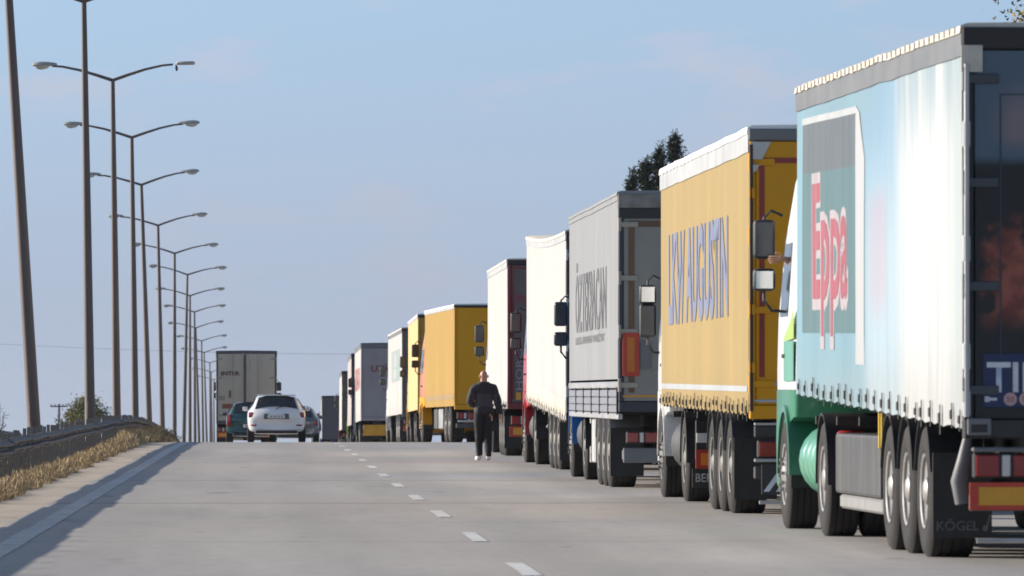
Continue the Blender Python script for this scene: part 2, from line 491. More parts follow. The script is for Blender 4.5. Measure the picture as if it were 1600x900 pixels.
def grass_pt(r):
    y = 60 + 235 * r.random() ** 1.15
    e = -3.14 + .16 * mnoise.noise((0, y * .35, 5)) + .10 * mnoise.noise((0, y * 1.3, 9))
    x = e - 0.55 * r.random() ** 1.2
    h = (.045 + .12 * r.random() ** 1.5) * (.6 + .9 * max(0, mnoise.noise((x, y * .5, 2)) + .4)) * (.6 if x > e - .12 else 1) * (1 + 1.4 * min(1, max(0, (y - 150) / 50)))
    return x + curve(y), y, gz(y), h, .0055
blades('dry_grass', 120000, grass_pt, m_straw, 'dry golden grass growing along the foot of the guardrail')
m_weed = [M('weed_%s' % n, c, .9, 0, .25, 2, world_co=True) for n, c in (('dark', (.055, .055, .032)), ('olive', (.085, .08, .045)), ('dry', (.17, .13, .075)))]
def weed_pt(r):
    y = 60 + 240 * r.random(); x = -4.0 - 1.4 * r.random()
    h = (.05 + .10 * r.random()) * (.6 + .6 * max(0, mnoise.noise((x, y * .4, 7)) + .5))
    return x + curve(y), y, gz(y), h, .006
blades('median_weeds', 60000, weed_pt, m_weed, 'dark low weeds in the median behind the guardrail', 8)

# ------------------------------------------------------------------ street lamps
m_pole = M('weathered_pole_steel', (0.125, 0.098, 0.09), 0.6, 0.1, 0.15, 1.2, (1, 1, .4), dirt=.5, dirtcol=(.12, .07, .05), dscale=1.3, dstretch=(2, 2, .3))
m_lum = M('luminaire_shell', (0.42, 0.42, 0.40), 0.5, .1, .1, 3, dirt=.4)
m_lens = M('luminaire_bowl', (0.55, 0.55, 0.52), 0.25, 0, .1, 4, coat=.3)
LH = 11.7
def lamp_pole_mesh():
    bm = B(); tube(bm, [(0, 0, -.4), (0, 0, .5), (0, 0, 6), (0, 0, LH)], [.145, .138, .108, .068], 12)
    box(bm, (-.2, -.2, -.05), (.2, .2, .02), .01)
    box(bm, (-.06, -.165, .7), (.06, -.14, 1.1), .004)
    return to_mesh('pole', bm, True)
def lamp_arm_mesh():
    bm = B(); tube(bm, [(0, 0, LH - .02), (.5, 0, LH + .15), (1.05, 0, LH + .32), (1.6, 0, LH + .44), (1.95, 0, LH + .47)], [.055, .05, .042, .036, .034], 8)
    return to_mesh('arm', bm, True)
def lum_mesh():
    bm = B()
    rings = []
    for u, w, h in ((1.78, .05, .05), (1.88, .09, .08), (2.1, .15, .11), (2.35, .16, .12), (2.52, .11, .09), (2.58, .05, .05)):
        rings.append([Vector((u, w * math.cos(t) * 1.0, LH + .50 + h * (math.sin(t) if math.sin(t) > 0 else .35 * math.sin(t)))) for t in [2 * math.pi * k / 10 for k in range(10)]])
    loft(bm, rings); return to_mesh('luminaire', bm, True)
def bowl_mesh():
    bm = B(); rings = []
    for u, w, h in ((2.02, .06, .02), (2.1, .12, .09), (2.3, .135, .13), (2.45, .09, .09), (2.5, .04, .02)):
        rings.append([Vector((u, w * math.cos(t), LH + .478 - abs(h * math.sin(t)))) for t in [math.pi * k / 7 for k in range(8)]])
    loft(bm, rings); return to_mesh('bowl', bm, True)
_pm, _am, _lm, _bm = lamp_pole_mesh(), lamp_arm_mesh(), lum_mesh(), bowl_mesh()
for me, m in ((_pm, m_pole), (_am, m_pole), (_lm, m_lum), (_bm, m_lens)): me.materials.append(m)
LAMPS = [  # distance, base px, top px x, what is odd about it
    (145, 57, 3.5, 0), (186, 142, 131, 0), (227, 183.5, 176, 1), (267, 212.5, 206, 0), (312, 235, 221, 0), (366, 255, 247, 0), (415, 273, 273, 0),
    (462, 287, 293, 0), (520, 297, 297, 0), (575, 305, 304, 0), (640, 312, 306, 0), (705, 318, 315, 0), (775, 324, 319, 0), (850, 329, 328, 0), (930, 332, 330, 0), (1010, 335, 334, 0)]
ORD = ['second', 'third', 'fourth', 'fifth', 'sixth', 'seventh', 'eighth', 'ninth', 'tenth', 'eleventh', 'twelfth', 'thirteenth', 'fourteenth', 'fifteenth', 'sixteenth']
for i, (d, bx, tx, odd) in enumerate(LAMPS):
    b = pix(bx, 0, d).x; t = pix(tx, 0, d).x
    z0 = gz(d)
    root = empty('street_lamp', (b, d, z0), (random.uniform(-.006, .006), math.atan((t - b) / LH), random.uniform(-.06, .06)))
    if i == 0: lab = 'nearest and thickest leaning lamp pole, at the left edge behind the guardrail'
    elif i == 1: lab = 'second lamp post from the left, its twin arms cut by the top edge'
    elif i == 2: lab = 'third lamp post from the left, its right lamp head broken and hanging open'
    else: lab = '%s lamp post from the left in the receding row of twin-arm lamps' % ORD[i - 1]
    tag(root, lab, 'street lamp', 'twin-arm street lamps in the median')
    link('pole', _pm, None, root)
    for s in (0, math.pi):
        droop = random.uniform(-.02, .02)
        link('arm', _am, None, root, rot=(0, 0, s))
        if odd and s == 0:
            bmx = B(); box(bmx, (2.05, -.13, LH + .45), (2.66, .13, LH + .56), .04); part('luminaire', bmx, m_lum, root, True)
            bmx = B(); tube(bmx, [(2.05, 0, LH + .46), (2.06, 0, LH + .36), (2.07, 0, LH + .26)], [.015, .05, .03], 8); part('hanging_bulb', bmx, m_dkgrey, root, True)
            continue
        lu = link('luminaire', _lm, None, root, rot=(0, 0, s))
        link('bowl', _bm, None, lu)

# ------------------------------------------------------------------ trucks
W = 2.5; HW = W / 2
def tyre_mesh(w, r=.525):
    bm = B(); h = w / 2
    p = [(-h * .78, .285), (-h * .95, .33), (-h, .42), (-h * .93, .49), (-h * .80, r - .006)]
    n = 4 if w > .3 else 3
    x0, x1 = -h * .80, h * .80
    for i in range(n):
        a = x0 + (x1 - x0) * i / n; b = x0 + (x1 - x0) * (i + 1) / n
        p += [(a + .008, r), (b - .008, r)]
        if i < n - 1: p += [(b - .006, r - .014), (b + .006, r - .014)]
    p += [(h * .80, r - .006), (h * .93, .49), (h, .42), (h * .95, .33), (h * .78, .285)]
    lathe(bm, p, 40); return to_mesh('tyre', bm, True, 35)
def rim_mesh(w, kind):
    """outer face looks to -x"""
    bm = B(); h = w / 2
    if kind == 'steer':
        p = [(-h * .80, .300), (-h * .96, .295), (-h * .93, .270), (-h * .55, .255), (-h * .62, .20), (-h * .95, .165), (-h * .98, .13), (-h * 1.06, .10), (-h * 1.12, .06), (-h * 1.13, 0.0)]
        lug = (-h * 1.02, .148)
    else:
        p = [(-h * .80, .300), (-h * .96, .295), (-h * .92, .272), (-h * .25, .258), (-h * .10, .24), (-h * .12, .16), (-h * .35, .125), (-h * .88, .105), (-h * .98, .07), (-h, 0.0)]
        lug = (-h * .15, .165)
    lathe(bm, p, 32)
    for k in range(10):
        t = 2 * math.pi * k / 10
        tube(bm, [(lug[0], lug[1] * math.cos(t), lug[1] * math.sin(t)), (lug[0] - .035, lug[1] * math.cos(t), lug[1] * math.sin(t))], .016, 6)
    return to_mesh('rim', bm, True, 40)
T_SS, T_ST = tyre_mesh(.385), tyre_mesh(.31)
for me in (T_SS, T_ST): me.materials.append(m_rubber)
_rims = {}
def rim(w, kind, mat):
    k = (w, kind, mat.name)
    if k not in _rims:
        _rims[k] = rim_mesh(w, kind); _rims[k].materials.append(mat)
    return _rims[k]
def wheel(root, x, y, kind, mat, side, r=.525):
    w = .385 if kind == 'trailer' else .31
    o = link('wheel', T_SS if kind == 'trailer' else T_ST, None, root, (x, y, r - .012), (random.uniform(0, 6), 0, 0 if side < 0 else math.pi))
    link('rim', rim(w, kind, mat), None, o)
    return o

def arc_guard(bm, y, x0, x1, r0=.60, a0=20, a1=160, th=.02, zc=.515, flare=0.0):
    n = 12; rings = []
    for i in range(n + 1):
        t = R(a0 + (a1 - a0) * i / n)
        c, s = math.cos(t), math.sin(t)
        rings.append([Vector((x0, y + (r0) * c, zc + r0 * s - flare)), Vector((x0, y + (r0 + th) * c, zc + (r0 + th) * s)),
                      Vector((x1, y + (r0 + th) * c, zc + (r0 + th) * s)), Vector((x1, y + r0 * c, zc + r0 * s))])
    loft(bm, rings)

def text_mesh(s, height, width=None, bold=0.0, drape=None, cut=None, shear=0.0):
    """flat lettering as a mesh in (u, v): u along the writing, v up; cap height and total width as asked"""
    cu = bpy.data.curves.new('lettering', 'FONT'); cu.body = s; cu.size = 1.0; cu.offset = bold; cu.resolution_u = 3
    cu.shear = shear
    to = bpy.data.objects.new('lettering', cu); COL.objects.link(to)
    dg = bpy.context.evaluated_depsgraph_get()
    me = bpy.data.meshes.new_from_object(to.evaluated_get(dg))
    bpy.data.objects.remove(to); bpy.data.curves.remove(cu)
    bm = B(); bm.from_mesh(me); bpy.data.meshes.remove(me)
    xs = [v.co.x for v in bm.verts]
    x0, x1 = min(xs), max(xs)
    cap = 0.729
    su = (width / (x1 - x0)) if width else height / cap
    for v in bm.verts:
        v.co = Vector(((v.co.x - x0) * su, v.co.y * height / cap, 0))
    bmesh.ops.remove_doubles(bm, verts=bm.verts, dist=1e-5)
    return bm

def cut_grid(bm, axis, step, lo, hi):
    n = int((hi - lo) / step)
    for i in range(1, n + 1):
        co = [0, 0, 0]; co[axis] = lo + i * step
        no = [0, 0, 0]; no[axis] = 1
        bmesh.ops.bisect_plane(bm, geom=list(bm.verts) + list(bm.edges) + list(bm.faces), plane_co=co, plane_no=no, dist=1e-5)

class Truck:
    def __init__(s, name, px, d, yaw, label, H=4.0, L=13.6, group='trucks queued on the right', cab=True, X=None, rise=0.0, kind='truck'):
        s.X = X if X is not None else (px - 415) * d / FPX     # left rear corner
        s.L, s.H, s.rise = L, H, rise
        th = R(yaw)
        s.root = empty(name, (s.X + HW * math.cos(th), d + HW * math.sin(th), gz(d) + .012), (slope(d), 0, th))
        tag(s.root, label, kind, group)
        s.seed = random.uniform(0, 50)
    def sh(s, y): return s.rise * max(y, 0) / s.L
    def rip(s, y, z, amp=1.0):
        q = s.seed
        top = s.H + s.sh(y) - .24 - z                    # the cloth lies flat where it hangs from its rail
        return min(1, max(0, top / .45)) * amp * (.0034 * math.sin(y * 2 * math.pi / .61 + q + 1.8 * mnoise.noise((y * .45, 1, q))) * (.6 + .5 * mnoise.noise((y * .5, z * .5, q))) + .012 * mnoise.noise((y * .7, z * .35, q + 3)) + .0025 * mnoise.noise((y * 4, z * .6, q + 7))
                      + .02 * max(0, 1.6 - z) * mnoise.noise((y * 1.7, z * .3, q)))
    def P(s, n, bm, m, parent=None, smooth=False, ang=40): return part(n, bm, m, parent or s.root, smooth, ang)

    def body(s, mat, roofm, railm, frontm, zb=1.05, zb_front=None, rail_h=.13, lip=.07, straps=True, strap_step=.6, scallop=.04, sag=0.0, amp=1.0, right=True, strapm=None, corner=True):
        L, H = s.L, s.H; zt = H - lip - rail_h
        zbf = zb if zb_front is None else zb_front
        s.zb = lambda y: zb + (zbf - zb) * y / L
        sagf = lambda y: -sag * math.sin(math.pi * min(max(y / L, 0), 1)) + .012 * mnoise.noise((y * .9, s.seed, 0))
        s.sagf = sagf
        # roof sheet, slightly uneven, hanging over the rails
        bm = B(); n = int(L / .3); rings = []
        for i in range(n + 1):
            y = L * i / n; z = H + s.sh(y) + sagf(y) + .008 * math.sin(y * 2 * math.pi / .6)
            rings.append([Vector((-HW - .028, y, z - lip)), Vector((-HW - .022, y, z - .02)), Vector((-HW + .03, y, z)), Vector((0, y, z + .015)), Vector((HW - .03, y, z)),
                          Vector((HW + .022, y, z - .02)), Vector((HW + .028, y, z - lip)), Vector((HW - .02, y, z - lip)), Vector((-HW + .02, y, z - lip))])
        loft(bm, rings); s.roof = s.P('roof', bm, roofm, smooth=True, ang=50)
        for sd in (-1, 1):
            bm = B(); rings = []
            for i in range(n + 1):
                y = L * i / n; z = zt + s.sh(y) + sagf(y)
                rings.append([Vector((sd * (HW + .016), y, z - .02)), Vector((sd * (HW + .016), y, z + rail_h - .001)), Vector((sd * (HW - .06), y, z + rail_h - .001)), Vector((sd * (HW - .06), y, z - .02))])
            loft(bm, rings); s.P('roof_rail', bm, railm)
        s.curtains = []
        for sd in (-1, 1) if right else (-1,):
            bm = B(); ny = int(L / .11); nzr = 12; rows = []
            for i in range(ny + 1):
                y = .05 + (L - .1) * i / ny
                lo = s.zb(y) + scallop * (.6 + .8 * mnoise.noise((y * .9, s.seed, 4)) ** 2 + .4 * mnoise.noise((y * 2.3, s.seed, 8))) * abs(math.sin(math.pi * y / strap_step + .3 * mnoise.noise((y, 0, s.seed)))) + s.sh(y) * .5
                hi = zt + s.sh(y) + sagf(y)
                row = []
                for j in range(nzr + 1):
                    z = lo + (hi - lo) * j / nzr
                    row.append(bm.verts.new((sd * (HW + .004) + sd * s.rip(y, z, amp), y, z)))
                rows.append(row)
            for a, b in zip(rows, rows[1:]):
                for j in range(nzr): bm.faces.new((a[j], a[j + 1], b[j + 1], b[j]))
            c = s.P('curtain', bm, mat, smooth=True, ang=80); s.curtains.append(c)
        s.curtain = s.curtains[0]
        if straps:
            bm = B()
            box(bm, (-.010, -.020, -.13), (-.004, .020, .09), .002); box(bm, (-.024, -.028, -.05), (-.008, .028, .03), .007)
            me = to_mesh('curtain_strap', bm); me.materials.append(strapm or m_strap)
            k = int(L / strap_step)
            for i in range(k + 1):
                y = .12 + i * strap_step
                if y > L - .1: break
                z = s.zb(y) + s.sh(y) * .5 + .10
                link('curtain_strap', me, None, s.curtain, (-HW - .012 - s.rip(y, z, amp), y + random.uniform(-.05, .05), z + random.uniform(-.03, .02)), (random.uniform(-.22, .22), 0, 0), (1, 1, random.uniform(.65, 1.05)))
        bm = B(); box(bm, (-HW, L - .06, 1.2), (HW, L, H - lip - .004), .01, shear=s.sh); s.P('front_wall', bm, frontm)
        bm = B(); box(bm, (-HW + .03, .06, 1.08), (HW - .03, L - .08, 1.20), .0, shear=lambda y: s.sh(y) * .5 + (zbf - zb) * .6 * y / L); s.P('floor', bm, m_chassis)

    def drape(s, bm, y0, z0, off=.02, amp=1.0):
        """lay (u,v) sheet onto the left curtain: u runs from front to rear"""
        us = [v.co.x for v in bm.verts]
        cut_grid(bm, 0, .07, min(us), max(us))
        for v in bm.verts:
            y = y0 - v.co.x; z = z0 + v.co.y
            v.co = Vector((-HW - .004 - off * .45 - s.rip(y, z, amp), y, z + s.sh(y)))
        return bm
    def side_text(s, txt, y0, z0, h, w, mat, bold=0.0, off=.016, shear=0.0, amp=1.0):
        return s.P('lettering', s.drape(text_mesh(txt, h, w, bold, shear=shear), y0, z0, off, amp), mat, s.curtain)
    def side_panel(s, pts, mat, off=.010, name='printed_panel', amp=1.0):
        bm = B(); ys = [p[0] for p in pts]; y0 = max(ys)
        bm.faces.new([bm.verts.new((y0 - y, z, 0)) for y, z in pts])
        zs = [p[1] for p in pts]; cut_grid(bm, 1, .3, min(zs), max(zs))
        s.drape(bm, y0, 0, off, amp); return s.P(name, bm, mat, s.curtain)
    def rear_text(s, txt, x, z, h, w, mat, parent=None, y=-.03, bold=0.0, vertical=False):
        bm = text_mesh(txt, h, w, bold)
        for v in bm.verts:
            u, q = v.co.x, v.co.y
            v.co = Vector((-HW + x - q, y, z + u)) if vertical else Vector((-HW + x + u, y, z + q))
        return s.P('lettering', bm, mat, parent)
    def rbox(s, n, x0, x1, z0, z1, y0, y1, mat, bev=.006, parent=None):
        bm = B(); box(bm, (-HW + x0, y0, z0), (-HW + x1, y1, z1), bev); return s.P(n, bm, mat, parent)

    def rear(s, framem, doorm, headm, zb=1.05, head=.2, hinges=True, bars=True, post=.075, hingem=None, sill=.14):
        H = s.H
        bm = B()
        for sd in (-1, 1):
            bm = B(); a, b = sorted((sd * HW, sd * (HW - post))); box(bm, (a, -.02, zb), (b, .07, H - head), .008); s.P('rear_post', bm, framem)
        bm = B(); box(bm, (-HW - .012, -.03, H - head), (HW + .012, .10, H - .035), .012); s.P('rear_header', bm, headm)
        bm = B(); box(bm, (-HW, -.035, zb - sill), (HW, .10, zb), .01); s.P('rear_sill', bm, framem)
        doors = []
        for sd in (-1, 1):
            bm = B(); a, b = sorted((sd * .006, sd * (HW - post - .006)))
            box(bm, (a, -.012, zb + .006), (b, .035, H - head - .006), .006)
            dr = s.P('rear_door', bm, doorm); doors.append(dr)
            if hinges:
                for k in range(4):
                    z = zb + .22 + k * (H - head - zb - .44) / 3
                    bm = B(); xo = sd * (HW - .02); xi = sd * (HW - .26); a, b = sorted((xo, xi))
                    box(bm, (a, -.034, z - .035), (b, -.0135, z + .035), .006)
                    tube(bm, [(sd * (HW - .01), -.03, z - .09), (sd * (HW - .01), -.03, z + .09)], .024, 8)
                    s.P('hinge', bm, hingem or m_alu, dr)
            if bars:
                for q in (.16, .52):
                    bm = B(); x = sd * q
                    tube(bm, [(x, -.045, zb - .05), (x, -.045, H - head + .03)], .017, 8)
                    for z in (zb + .1, zb + .9, H - head - .15): box(bm, (x - .045, -.05, z - .03), (x + .045, -.0135, z + .03), .004)
                    tube(bm, [(x, -.06, zb + .42), (x + sd * .26, -.06, zb + .38)], .013, 6)
                    s.P('locking_bar', bm, m_alu, dr)
        s.doors = doors

    def trailer_gear(s, axles=(2.9, 4.21, 5.52), rimm=m_rim, guards='arc', rightw=True, guardm=None, legs=True):
        L = s.L
        guardm = guardm or m_black
        bm = B()
        for sd in (-1, 1): box(bm, (sd * .5 - .07, .25, .78), (sd * .5 + .07, L - 2.6, 1.08), .01); box(bm, (sd * .5 - .06, L - 2.7, .98), (sd * .5 + .06, L - .2, 1.10), .01)
        for i in range(7):
            y = .6 + i * (L - 1.6) / 6
            box(bm, (-HW + .08, y - .04, 1.00), (HW - .08, y + .04, 1.075))
        s.P('chassis', bm, m_chassis)
        for y in axles:
            bm = B(); tube(bm, [(-1.0, y, .513), (1.0, y, .513)], .075, 10)
            for sd in (-1, 1):
                box(bm, (sd * .52 - .05, y - .1, .55), (sd * .52 + .05, y + .1, .80)); tube(bm, [(sd * .55, y - .28, .52), (sd * .55, y - .28, .82)], .12, 10)
            s.P('axle', bm, m_chassis)
            for sd in (-1, 1):
                if sd > 0 and not rightw: continue
                wheel(s.root, sd * (HW - .205), y, 'trailer', rimm, sd)
                bm = B(); a, b = sorted((sd * (HW - .005), sd * (HW - .43)))
                arc_guard(bm, y, a, b, .585, 15, 165, .015); s.P('mudguard', bm, guardm, smooth=True)
        bm = B()
        for k in range(2): box(bm, (HW - .10, .4, .36 + k * .33), (HW - .07, L - 3.9, .66 + k * .33), .01)
        s.P('side_guard', bm, m_dkgrey)
        if legs:
            bm = B()
            for sd in (-1, 1):
                box(bm, (sd * .72 - .06, L - 2.62, .42), (sd * .72 + .06, L - 2.48, 1.06), .01); box(bm, (sd * .72 - .12, L - 2.68, .38), (sd * .72 + .12, L - 2.42, .42), .01)
            s.P('landing_leg', bm, m_chassis)

    def under_rear(s, ztop=.92, lamp=(.07, .56, .645, .834), plate=(.04, .60, .41, .62), barm=None, flap=True, plate_kind='board', lamp_y=-.02):
        barm = barm or m_dkgrey
        for sd in (-1, 1):
            x0, x1 = (lamp[0], lamp[1]) if sd < 0 else (W - lamp[1], W - lamp[0])
            bm = B(); box(bm, (-HW + x0, lamp_y, lamp[2]), (-HW + x1, lamp_y + .10, lamp[3]), .012); lampo = s.P('tail_light', bm, m_black)
            w = (x1 - x0)
            for k, (f0, f1, mm) in enumerate(((.03, .36, m_redlens), (.40, .52, m_clearlens), (.56, .97, m_redlens))):
                bm = B(); box(bm, (-HW + x0 + w * f0, lamp_y - .016, lamp[2] + .015), (-HW + x0 + w * f1, lamp_y + .001, lamp[3] - .015), .008); s.P('lens', bm, mm, lampo)
            if plate:
                p0, p1 = (plate[0], plate[1]) if sd < 0 else (W - plate[1], W - plate[0])
                bm = B(); box(bm, (-HW + p0, lamp_y - .005, plate[2]), (-HW + p1, lamp_y + .008, plate[3]), .003); po = s.P('reflective_board', bm, m_refl_red)
                bm = B(); e = .035; box(bm, (-HW + p0 + e * 2, lamp_y - .009, plate[2] + e), (-HW + p1 - e, lamp_y - .0055, plate[3] - e), .001); s.P('yellow_field', bm, m_refl_yel, po)
            if flap:
                a, b = sorted((sd * (HW - .0), sd * (HW - .46)))
                bm = B(); box(bm, (a, 2.10, .16), (b, 2.115, .82), .003); f = s.P('mud_flap', bm, m_black)
                if sd < 0: s.flap = f
        bm = B(); box(bm, (-HW + .05, .02, .40), (HW - .05, .12, .53), .012); box(bm, (-.6, .06, .5), (-.5, .14, 1.0)); box(bm, (.5, .06, .5), (.6, .14, 1.0)); s.P('underrun_bar', bm, barm)

    def tractor(s, y0, cabm, lowm=None, h=3.75, mirrorm=None, rimm=m_rim, cap=True, tankm=None, drive=True, mirror_z=2.55, chromelow=False, mirror_flip=False, fair=True, bright=None, dx=0.0):
        """y0: back wall of the cab (local y); steer axle sits .95 m ahead of it"""
        lowm = lowm or cabm; mirrorm = mirrorm or m_black; before = set(bpy.data.objects)
        yb, yf = y0, y0 + 2.25
        def ring(z, ins_f, ins_s, ins_b=0, rc=.28):
            pts = []
            xa = HW - .01 - ins_s; ya, yc = yb + ins_b, yf - ins_f
            for (cx, cy, a0) in ((-xa + rc, yc - rc, 90), (-xa + .06, ya + .06, 180), (xa - .06, ya + .06, 270), (xa - rc, yc - rc, 0)):
                rr = rc if cy > (ya + yc) / 2 else .06
                for k in range(5):
                    t = R(a0 + 90 * k / 4)
                    pts.append(Vector((cx + rr * math.cos(t), cy + rr * math.sin(t), z)))
            return pts
        bm = B(); loft(bm, [ring(1.32, .02, .0), ring(1.5, .0, .0), ring(2.0, .03, .01), ring(2.75, .22, .06), ring(2.95, .30, .09), ring(3.3, .45, .13, .02, .35), ring(h - .12, .75, .2, .05, .4), ring(h, .95, .34, .16, .4)])
        cab = s.P('cab', bm, cabm, smooth=True, ang=35)
        bm = B(); loft(bm, [ring(.34, .08, .03, 1.62, .2), ring(.42, .0, .0, 1.58, .2), ring(.90, .0, -.004, 1.50, .2), ring(1.06, .0, -.006, .10), ring(1.316, .0, -.006)]); 
        # wheel arch cut is suggested by a dark liner set into the skirt
        sk = s.P('cab_skirt', bm, lowm, smooth=True, ang=35)
        for sd in (-1, 1):
            a, b = sorted((sd * (HW + .028), sd * (HW - .25)))
            bm = B(); arc_guard(bm, y0 + .95, a, b, .60, 0, 180, .06); s.P('wheel_arch', bm, lowm, smooth=True)
            bm = B(); a, b = sorted((sd * (HW + .002), sd * (HW - .34))); arc_guard(bm, y0 + .95, a, b, .565, -12, 192, .022); a, b = sorted((sd * (HW - .345), sd * (HW - .365))); box(bm, (a, y0 + .3, .36), (b, y0 + 1.6, 1.05), .004); s.P('arch_liner', bm, m_black, sk)
            wheel(s.root, sd * (HW - .135), y0 + .95, 'steer', rimm, sd)
            # side glass and door seam
            bm = B(); xs = sd * (HW - .005)
            g0 = [(yb + .95, 2.02), (yf - .50, 2.02), (yf - .62, 2.72), (yb + .95, 2.72)]
            q = [Vector((sd * (HW - .01 - (.01 if z < 2.1 else .06) + .006), y, z)) for y, z in g0]
            vs = [bm.verts.new(p) for p in q] + [bm.verts.new(p + Vector((sd * -.015, 0, 0))) for p in q]
            bm.faces.new(vs[:4]); bm.faces.new(vs[4:][::-1])
            for k in range(4): bm.faces.new((vs[k], vs[(k + 1) % 4], vs[4 + (k + 1) % 4], vs[4 + k]))
            s.P('side_window', bm, m_glass, cab)
            bm = B(); box(bm, (min(xs, xs + sd * .03), yb + .96, 1.62), (max(xs, xs + sd * .03), yb + 1.16, 1.66), .008); s.P('door_handle', bm, m_black, cab)
            # mirrors on their arms
            my = yf - .42; mx = sd * (HW + .13)
            bm = B()
            tube(bm, [(sd * (HW - .05), my, mirror_z + .42), (sd * (HW + .06), my + .03, mirror_z + .47), (mx, my, mirror_z + .40), (mx, my, mirror_z + .3)], .016, 6)
            arm = s.P('mirror_arm', bm, m_black, smooth=True); bm = B()
            tube(bm, [(sd * (HW - .02), my, mirror_z - .50), (sd * (HW + .05), my + .03, mirror_z - .50), (mx, my, mirror_z - .40), (mx, my, mirror_z - .30)], .018, 6)
            arm = s.P('mirror_arm', bm, m_black, smooth=True)
            big, small = (.19, .19), (-.20, .11)
            if mirror_flip: big, small = (-.10, .21), (.23, .12)
            for (cz, hh), wd in ((big, .105), (small, .108)):
                bm = B(); box(bm, (mx - wd, my - .05, mirror_z + cz - hh), (mx + wd, my + .09, mirror_z + cz + hh), .05, 3); mo = s.P('mirror', bm, mirrorm, smooth=True, ang=50)
                bm = B(); box(bm, (mx - wd + .025, my - .056, mirror_z + cz - hh + .025), (mx + wd - .025, my - .0505, mirror_z + cz + hh - .025), .002)
                gm = m_mirror if bright == ('big' if hh > .15 else 'small') else m_mirrord
                s.P('mirror_glass', bm, gm, mo)
        # windscreen, bumper and grille on the front
        bm = B(); vs = [bm.verts.new(p) for p in (Vector((-1.05, yf - .05, 2.05)), Vector((1.05, yf - .05, 2.05)), Vector((1.0, yf - .22, 2.85)), Vector((-1.0, yf - .22, 2.85)))]
        bm.faces.new(vs)
        r = bmesh.ops.extrude_face_region(bm, geom=list(bm.faces))
        for v in [e for e in r['geom'] if isinstance(e, bmesh.types.BMVert)]: v.co.y += .02
        s.P('windscreen', bm, m_glass, cab)
        bm = B()
        for k in range(4): box(bm, (-.85, yf - .01, 1.0 + k * .17), (.85, yf + .02, 1.12 + k * .17), .01)
        s.P('grille', bm, m_black, cab)
        for sd in (-1, 1):
            bm = B(); a, b = sorted((sd * .62, sd * 1.08)); box(bm, (a, yf - .03, .62), (b, yf + .012, .84), .03); s.P('headlight', bm, m_clearlens, cab)
        if fair:
            for sd in (-1, 1):
                bm = B(); a, b = sorted((sd * (HW - .05), sd * (HW - .085)))
                box(bm, (a, yb - .55, 1.35), (b, yb + .02, 3.35), .012); s.P('side_fairing', bm, cabm)
        # frame, drive axle, tank
        bm = B()
        for sd in (-1, 1): box(bm, (sd * .42 - .05, y0 - 3.9, .62), (sd * .42 + .05, y0 + .6, .9), .01)
        box(bm, (-.5, y0 - 3.2, .95), (.5, y0 - 2.2, 1.12), .02)
        s.P('tractor_frame', bm, m_chassis)
        if drive:
            yd = y0 - 2.65
            for sd in (-1, 1):
                wheel(s.root, sd * (HW - .16), yd, 'steer' if False else 'drive', rimm, sd)
                wheel(s.root, sd * (HW - .50), yd, 'drive', rimm, sd)
                a, b = sorted((sd * (HW - .0), sd * (HW - .66)))
                bm = B(); arc_guard(bm, yd, a, b, .575, -5, 185, .018); s.P('mudguard', bm, m_black, smooth=True)
            bm = B(); tube(bm, [(-1, yd, .513), (1, yd, .513)], .09, 10); lathe(bm, [(-.2, .05), (-.15, .2), (.15, .2), (.2, .05)], 14, 'x', (0, yd, .513)); s.P('axle', bm, m_chassis)
            tm = tankm or m_dkgrey
            for sd in (-1, 1):
                bm = B(); prof = [(-.02, .2), (0, .30)]
                n = 4; l = 1.8
                for k in range(n):
                    a = l * k / n; prof += [(a + .01, .315), (a + .05, .345), (a + l / n - .05, .345), (a + l / n - .01, .315)]
                prof += [(l, .30), (l + .02, .2)]
                lathe(bm, prof, 22, 'y', (sd * (HW - .36), y0 - 2.0, .66)); s.P('fuel_tank', bm, tm, smooth=True, ang=30)
        for o in bpy.data.objects:
            if o not in before and o.parent is s.root: o.location.x += dx
        return cab

